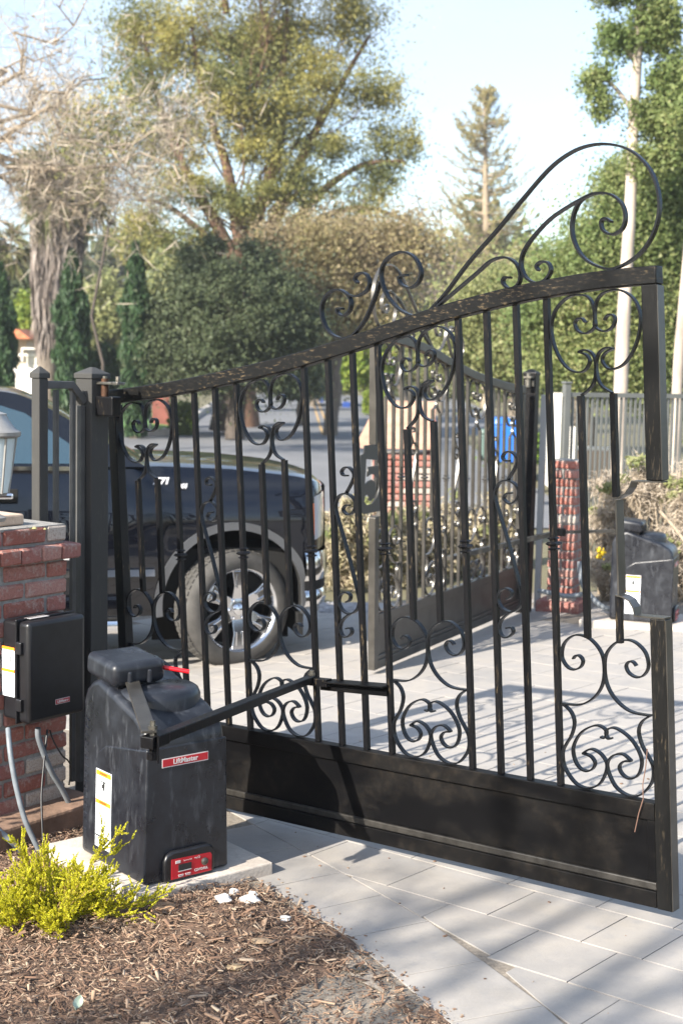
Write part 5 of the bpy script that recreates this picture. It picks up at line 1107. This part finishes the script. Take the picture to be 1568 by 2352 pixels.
# background left shrubs behind the cypresses
for (px,py,rx,ry,Y,m,lab) in ((60,760,70,80,58,L_bright,'yellow green bushy tree behind the white balustrade'),(230,730,60,120,62,L_pale,'pale loose tree between the two tall cypresses'),(395,660,60,110,60,L_pale,'pale olive tree behind the second cypress'),(40,660,50,50,60,L_dark,'dark tree crown behind the left cypress'),(330,560,70,60,64,L_euc,'light olive tree above the second cypress')):
    bs=at(px,930,Y); bs.z=FLAT; tree('bushy_tree',lab,'tree',bs,at(px,py+ry*.5,Y),.12,[(px,py,rx,ry),(px+rx*.4,py+ry*.4,rx*.7,ry*.7)],Y,m,BK_grey,.26,80,85,14,'trees across the road')
# 8 hedges along the road
Y=41.6
def hedge(px0,px1,py0,py1,Y,m,label,n=9000,dy=1.2,size=.12):
    a=at(px0,py0,Y); c=at(px1,py1,Y); C=np.stack([rng.uniform(a.x,c.x,n),rng.uniform(Y,Y+dy,n),rng.uniform(c.z,a.z,n)],1); f=rng.integers(0,3,n); C[f==0,1]=Y; C[f==1,2]=a.z; C+=rng.normal(size=C.shape)*.05
    t=thing('hedge',Vector(((a.x+c.x)/2,Y,c.z)),label,'hedge','clipped hedges'); MB().box(((a.x+c.x)/2,Y+dy/2,(a.z+c.z)/2-.05),(c.x-a.x-.15,dy-.15,a.z-c.z-.15)).build('inner_branches',BK_grey,t); quads('foliage',leaf_quads(C,size,2,.4),m,t)
L_hedge=leaf_mat('clipped hedge leaves',[(.06,.12,.015),(.10,.17,.02),(.14,.21,.03),(.045,.09,.012)],.35)
hedge(392,440,935,1002,42.0,L_hedge,'clipped green hedge on the verge across the road')
hedge(838,880,905,948,60,L_bright,'bright green hedge by the road bend'); hedge(1120,1330,1010,1060,27,L_hedge,'low green hedge behind the blue bin')
Y=66; 
for (px,py,rx,ry,Y,m,lab) in ((840,830,60,65,64,L_bright,'bright yellow green tree by the road bend'),(760,860,60,50,74,L_pale,'pale bushy tree beside the far bins'),(720,800,60,70,70,L_dark,'dark tree leaning over the road'),(900,800,50,90,66,L_euc,'olive tree behind the salmon roof'),(690,860,30,50,50,L_dark,'dark drooping foliage at the road edge')):
    bs=at(px,935,Y); bs.z=FLAT; tree('bushy_tree',lab,'tree',bs,at(px,py+ry*.6,Y),.14,[(px,py,rx,ry),(px-rx*.5,py+ry*.3,rx*.6,ry*.6)],Y,m,BK_grey,.28,80,85,14,'trees across the road')
# dark trunk on the verge
Y=43.5; o=thing('tree_trunk',at(520,985,Y),'thick dark tree trunk on the verge under the round tree','tree trunk'); MB().tube([at(520,990,Y),at(524,930,Y),at(530,860,Y)],[.55,.42,.38],12).build('trunk',bark('dark bark',(.06,.045,.035)),o,smooth=60)
# 9 oaks at the right and the pale gum trunk
Y=27; bs=at(1350,930,Y); bs.z=gz(4,14)
tree('live_oak','broad green live oak filling the right behind the fence','tree',bs,at(1330,800,Y),.22,[(1400,560,110,100),(1500,520,95,140),(1330,660,100,100),(1450,720,130,110),(1560,700,80,160),(1380,830,140,80),(1520,880,110,70),(1250,720,70,80),(1560,400,60,120),(1300,840,80,60),(1420,430,60,60)],Y,L_oak,BK_grey,.085,1000,120,19,airy=50000,shell=.3,aspect=1.8)
Y=34; bs=at(1180,930,Y); bs.z=FLAT
tree('live_oak','paler grey green oak between the conifer and the right oak','tree',bs,at(1180,850,Y),.16,[(1180,680,90,80),(1100,720,80,80),(1230,780,90,80),(1140,820,110,70),(1060,790,70,70),(1260,640,50,70),(1010,800,60,60)],Y,L_pale,BK_grey,.105,520,110,19,airy=26000,shell=.4,aspect=2)
Y=24.5; bs=at(1425,935,Y); bs.z=gz(4,14)
r_=root=thing('gum_tree',bs,'pale trunked gum tree rising behind the picket fence at right','tree'); Q=catmull([bs,at(1428,800,Y),at(1436,640,Y),at(1446,480,Y),at(1453,300,Y),at(1462,140,Y),at(1470,-20,Y),at(1476,-160,Y)],4); mb=MB(); mb.tube(Q,list(np.linspace(.128,.062,len(Q))),14)
for P in ([(1462,150),(1420,90),(1385,60)],[(1456,260),(1400,190),(1365,190)],[(1466,60),(1520,0),(1560,-30)],[(1455,300),(1500,240),(1550,220)],[(1470,-20),(1430,-80),(1390,-110)]): mb.tube(catmull([at(a,b_,Y) for a,b_ in P],5),list(np.linspace(.05,.015,11)),7)
mb.build('trunk',BK_white,root,smooth=60,fix=False); LV=[]
for (px,py,rx,ry,k) in ((1510,60,70,80,60),(1540,200,50,110,60),(1410,90,40,40,22),(1370,190,32,40,16),(1500,270,60,60,36),(1420,-40,80,60,36),(1550,330,40,70,34),(1390,250,30,30,8),(1480,380,50,50,26)):
    cc,lv=clumps(at(px,py,Y),(rx*K(Y),rx*K(Y),ry*K(Y)),k,105,17*K(Y),.25); LV.append(lv)
quads('crown',leaf_quads(np.concatenate(LV),.085,2.0,.4,tri=True),L_oak,root)
Y=22; t=thing('gum_tree',at(1552,950,Y),'second pale trunk leaning in at the right edge of the picture','tree'); MB().tube(catmull([Vector((at(1549,1000,Y).x,Y,gz(4,14)-.1)),at(1556,850,Y),at(1566,720,Y),at(1580,560,Y),at(1600,300,Y)],5),list(np.linspace(.085,.065,21)),12).build('trunk',BK_white,t,smooth=60)
cc,lv=clumps(at(1640,250,Y),(.9,.9,1.0),40,120,.12,.3); quads('crown',leaf_quads(lv,.10,2,.4),L_oak,t)

# 10 dry hedge in the planter beyond the far gate, dry bushes by the far opener
def drybush(px,py,rx,ry,Y,label,n,size,asp=7,mat=None,dz=.8,green=0):
    c=at(px,py,Y); t=thing('dry_bush',Vector((c.x,c.y,gz(c.x,c.y))),label,'bush','dry bushes'); R_=(rx*K(Y),rx*K(Y)*dz,ry*K(Y)); cc,lv=clumps(c,R_,max(20,n//90),90,min(R_)*.22,.35)
    lv=lv[lv[:,2]>gz(c.x,c.y)-.02]; quads('twigs',leaf_quads(lv,size,asp,.5),mat or L_twigd,t,'stuff')
    mb=MB()
    for q in cc[:30]: mb.tube(branch_path((c.x+rng.uniform(-.3,.3)*R_[0],c.y,gz(c.x,c.y)),q,4,.1),[.014,.011,.009,.006,.003],5,cap=False)
    mb.build('branches',BK_tan,t,fix=False)
    if green: 
        cc,lv=clumps(c+Vector((0,-.1,R_[2]*.3)),R_,green//80,80,min(R_)*.16,.4); quads('leaves',leaf_quads(lv,size*.6,2.2,.4),L_pale,t)
for a in ((800,1250,70,130,13.6,'dry tan hedge clump beside the truck bumper',7000,.09),(880,1270,80,120,14.0,'dry tan hedge clump behind the number plate',7000,.09),(960,1260,80,120,14.4,'dry tan hedge clump in the middle of the far gate',7000,.09),(1050,1240,80,110,14.8,'dry tan hedge clump right of centre behind the far gate',7000,.09),(1140,1215,80,105,15.2,'dry tan hedge clump near the hinge side of the far gate',6500,.09)):
    drybush(*a,asp=6,green=300)
for a in ((1400,1190,70,120,12.4,'bare tan bush behind the far brick pillar',3600,.10),(1490,1130,75,80,12.2,'bare tan bush above the far opener',3600,.10),(1575,1150,55,110,12.0,'bare tan bush at the right edge',3800,.10),(1545,1270,60,100,11.9,'low bare bush right of the far opener',5000,.09),(1400,1310,60,60,12.0,'low dark bare bush left of the far opener',3500,.07)): drybush(*a,asp=15,mat=L_twig,green=240)
# cut pale branch and yellow tags by the far pillar
o=MB().tube(catmull([at(1515,1175,11.4),at(1550,1215,11.2),at(1590,1270,11.0)],4),.014,8).build('cut_branch',BK_tan,None,smooth=50); tag(o,'tan cut branch lying in the dry bush by the far opener','branch')
for px,py,lab in ((1379,1267,'yellow flower bloom left of the far opener, upper one'),(1376,1277,'yellow flower bloom left of the far opener, lower one')):
    c=at(px,py,11.6); o=quads('yellow_flower',leaf_quads(np.array([c]*26)+rng.normal(size=(26,3))*.014,.035,1.4),simple('yellow petals',(.75,.55,.02),.6)); tag(o,lab,'flower')
# gravel and soil strip at the foot of the hedge
gm=MB(); r=random.Random(8)
for _ in range(900):
    px=r.uniform(735,860); P=gpt(px,r.uniform(1385,1408)); s=r.uniform(.01,.028); gm.lathe((P.x,P.y,P.z-.01),[(s,0),(s*.8,s*.7),(0,s)],5)
tag(gm.build('gravel',simple('grey gravel',(.33,.32,.32),.9,nscale=8,nvar=.4),None,fix=False),'grey gravel edging at the foot of the dry hedge',kind='stuff')

# 11 golden juniper on the mulch
def juniper():
    c=gpt(112,2120); c.z=bedz(c.x,c.y); t=thing('golden_juniper',c,'golden yellow juniper shrub spreading over the mulch at lower left','shrub'); mb=MB(); L=[]; r=np.random.default_rng(5)
    def sprig(p0,d,Ln,rad,depth):
        k=9; P=[]; p=np.array(p0,float); d=unit(np.array(d,float))
        for i in range(k):
            P.append(p.copy()); d=unit(d+r.normal(size=3)*.10+np.array([0,0,.05])); p=p+d*Ln/(k-1)
        P=np.array(P); mb.tube([Vector(q) for q in P],list(np.linspace(rad,rad*.3,k)),4,cap=False)
        n=int(Ln*1150); u=r.uniform(.15 if depth else .45,1,n)*(k-1.001); i=u.astype(int); q=P[i]+(P[i+1]-P[i])*(u-i)[:,None]; dd=unit(P[i+1]-P[i]); side=unit(r.normal(size=(n,3))); a=unit(dd*1.1+side*.75); s=.0085*(1-.45*u/(k-1))[:,None]*r.uniform(.7,1.3,(n,1)); b_=unit(np.cross(a,r.normal(size=(n,3))))*s*.32
        L.append(np.stack([q,q+a*s*.5+b_,q+a*s,q+a*s*.5-b_],1))
        if depth<2:
            for _ in range(9 if depth==0 else 6):
                j=r.integers(3,k); bd=unit(dd[0]*0+unit(P[min(j+1,k-1)]-P[j-1])*.9+r.normal(size=3)*.42+np.array([0,0,.16])); sprig(P[j],bd,Ln*r.uniform(.28,.5),rad*.5,depth+1)
    for i in range(46):
        a=r.uniform(0,2*math.pi); el=abs(r.normal(.11,.13)); sprig(c+Vector((r.normal()*.025,r.normal()*.025,.0)),(math.cos(a)*math.cos(el),math.sin(a)*math.cos(el),math.sin(el)),r.uniform(.10,.215),.003,0)
    for px,py in ((28,1990),(268,1975),(225,2035),(105,2065),(325,2075),(190,2045),(60,2040),(280,2065),(240,2075)): 
        q=at(px,py,c.y+r.uniform(-.05,.08)); v=np.array(q)-np.array(c); sprig(c,v,np.linalg.norm(v)*1.0,.0032,0)
    mb.build('stem',bark('juniper stem',(.25,.16,.06)),t,fix=False); quads('foliage',np.concatenate(L),L_gold,t)
juniper()
# dead leaves
L_dead=simple('dead tan leaf',(.33,.22,.12),.8,nscale=60,nvar=.35)
for i,(px,py,s,lab) in enumerate(((75,2120,.035,'curled dry leaf at the left foot of the juniper'),(110,2135,.03,'curled dry leaf below the middle of the juniper'),(172,2015,.035,'dry leaf caught behind the juniper by the pad'),(205,1985,.03,'dry brown leaf against the left side of the pad'),(180,2335,.028,'pale grey green fallen leaf on the lower left mulch'))):
    P=gpt(px,py); z=bedz(P.x,P.y); a=random.Random(i).uniform(0,6.28); ex=Vector((math.cos(a),math.sin(a),.25)); ey=Vector((-math.sin(a),math.cos(a),.2)); g=MB().grid(lambda u,v:Vector((P.x,P.y,z+.018))+ex*(u*s)+ey*(v*s*.5*(1-u*u)**.7)+Z3*(.35*s*(v*v+.4*u*u)),np.linspace(-1,1,9),np.linspace(-1,1,5)); tag(g.build('dry_leaf',L_dead if i<4 else simple('grey green leaf',(.36,.42,.33),.7),None,smooth=60),lab,'leaf','fallen leaves on the mulch')
# leafy and bare trees behind the photographer that cast the dappled shade
def shade_tree(base,fork,tips,label,leaf,n2,tw,twn,r):
    root=thing('shade_tree',Vector(base),label,'tree','trees behind the viewpoint'); mb=MB(); mb.tube(branch_path(base,fork,5,.03),list(np.linspace(r,r*.8,6)),10); E=[]
    for q in tips:
        lp=branch_path(fork,q,7,.07); mb.tube(lp,list(np.linspace(r*.5,r*.12,8)),8)
        for _ in range(n2):
            s=lp[rng.integers(2,8)]; d=unit(rng.normal(size=3)+.5*unit(np.array(q)-np.array(fork))); L=rng.uniform(.5,1.3); sp=branch_path(s,s+d*L,4,.12); mb.tube(sp,list(np.linspace(.028,.008,5)),6,cap=False)
            for __ in range(tw): s2=sp[rng.integers(1,5)]; e2=s2+unit(rng.normal(size=3)+.6*d)*L*rng.uniform(.3,.6); mb.tube(branch_path(s2,e2,3,.12),[.010,.007,.005,.003],5,cap=False); E.append(e2)
    mb.build('trunk',BK_grey,root,smooth=60,fix=False)
    if twn: C=np.array(E); C=(C[:,None,:]+rng.normal(size=(len(C),twn,3))*.16).reshape(-1,3); quads('crown',leaf_quads(C,.07,1.9,.4),leaf,root)
def tall_shade():
    n_=np.array([-.719,.695]); s_=np.array([.695,.719]); b0=np.array([*(2.65*n_-7.6*s_),-.1]); root=thing('shade_tree',Vector(b0),'slender many stemmed tree behind the viewpoint','tree'); mb=MB(); E=[]
    for pp,al,r,h,ln in ((3.02,-7.6,.060,9.0,-.10),(2.66,-7.4,.050,9.5,.10),(2.40,-7.9,.065,9.2,-.05),(2.1,-7.5,.05,8.5,.1)):
        top=np.array([*((pp+ln)*n_+al*s_),h]); P=branch_path(np.array([*((pp-ln)*n_+al*s_),-.1]),top,10,.012); mb.tube(P,list(np.linspace(r*1.15,r*.5,11)),10)
        for _ in range(8):
            k=rng.integers(3,10); s=P[k]; d=unit(np.array([*(rng.choice((-1,1))*rng.uniform(.25,.8)*n_+rng.normal()*.5*s_),1.0])); L=rng.uniform(.6,1.5); sp=branch_path(s,s+d*L,5,.08); mb.tube(sp,list(np.linspace(r*.55,.010,6)),7,cap=False)
            for __ in range(2): E.append(sp[rng.integers(3,6)]+unit(rng.normal(size=3))*.3)
    mb.build('trunk',BK_grey,root,smooth=60,fix=False); C=np.array(E); C=(C[:,None,:]+rng.normal(size=(len(C),22,3))*.14).reshape(-1,3); quads('crown',leaf_quads(C,.08,1.9,.4),L_oak,root)
tall_shade()

# out-of-view shrubs added on the street side so the truck reflects darker
for x,y,lab in ((-3.3,6.6,'unseen dark shrub added to darken the truck reflections, nearer one'),(-4.0,8.0,'unseen dark shrub added to darken the truck reflections, farther one'),(-2.9,4.6,'unseen dark shrub added left of the near pillar to darken reflections')):
    t=thing('shrub',Vector((x,y,gz(x,y))),lab,'shrub','unseen shrubs added for reflections'); cc,lv=clumps((x,y,gz(x,y)+.55),(.75,.75,.6),110,70,.12,.5); quads('foliage',leaf_quads(lv,.07,1.8,.4),L_hedge,t)

# ------------------------------------------------------------------ thin warm-weather haze over everything
def haze(d):
    top=max((max((o.matrix_world@Vector(c)).z for c in o.bound_box) for o in bpy.data.objects if o.type=='MESH'),default=25)+1.0
    o=MB().box((0,240,(top-1.6)/2),(640,760,top+1.6)).build('haze',None or bpy.data.materials.new('haze air')); m=o.data.materials[0]; m.use_nodes=True; t=m.node_tree; t.nodes.clear()
    v=N(t,'ShaderNodeVolumePrincipled'); v.inputs['Color'].default_value=(.92,.95,1,1); v.inputs['Density'].default_value=d; v.inputs['Anisotropy'].default_value=.2; q=t.nodes.new('ShaderNodeOutputMaterial'); t.links.new(v.outputs['Volume'],q.inputs['Volume'])
    tag(o,'thin pale haze in the air over the whole scene',kind='stuff')
bpy.context.view_layer.update()
haze(.0007)
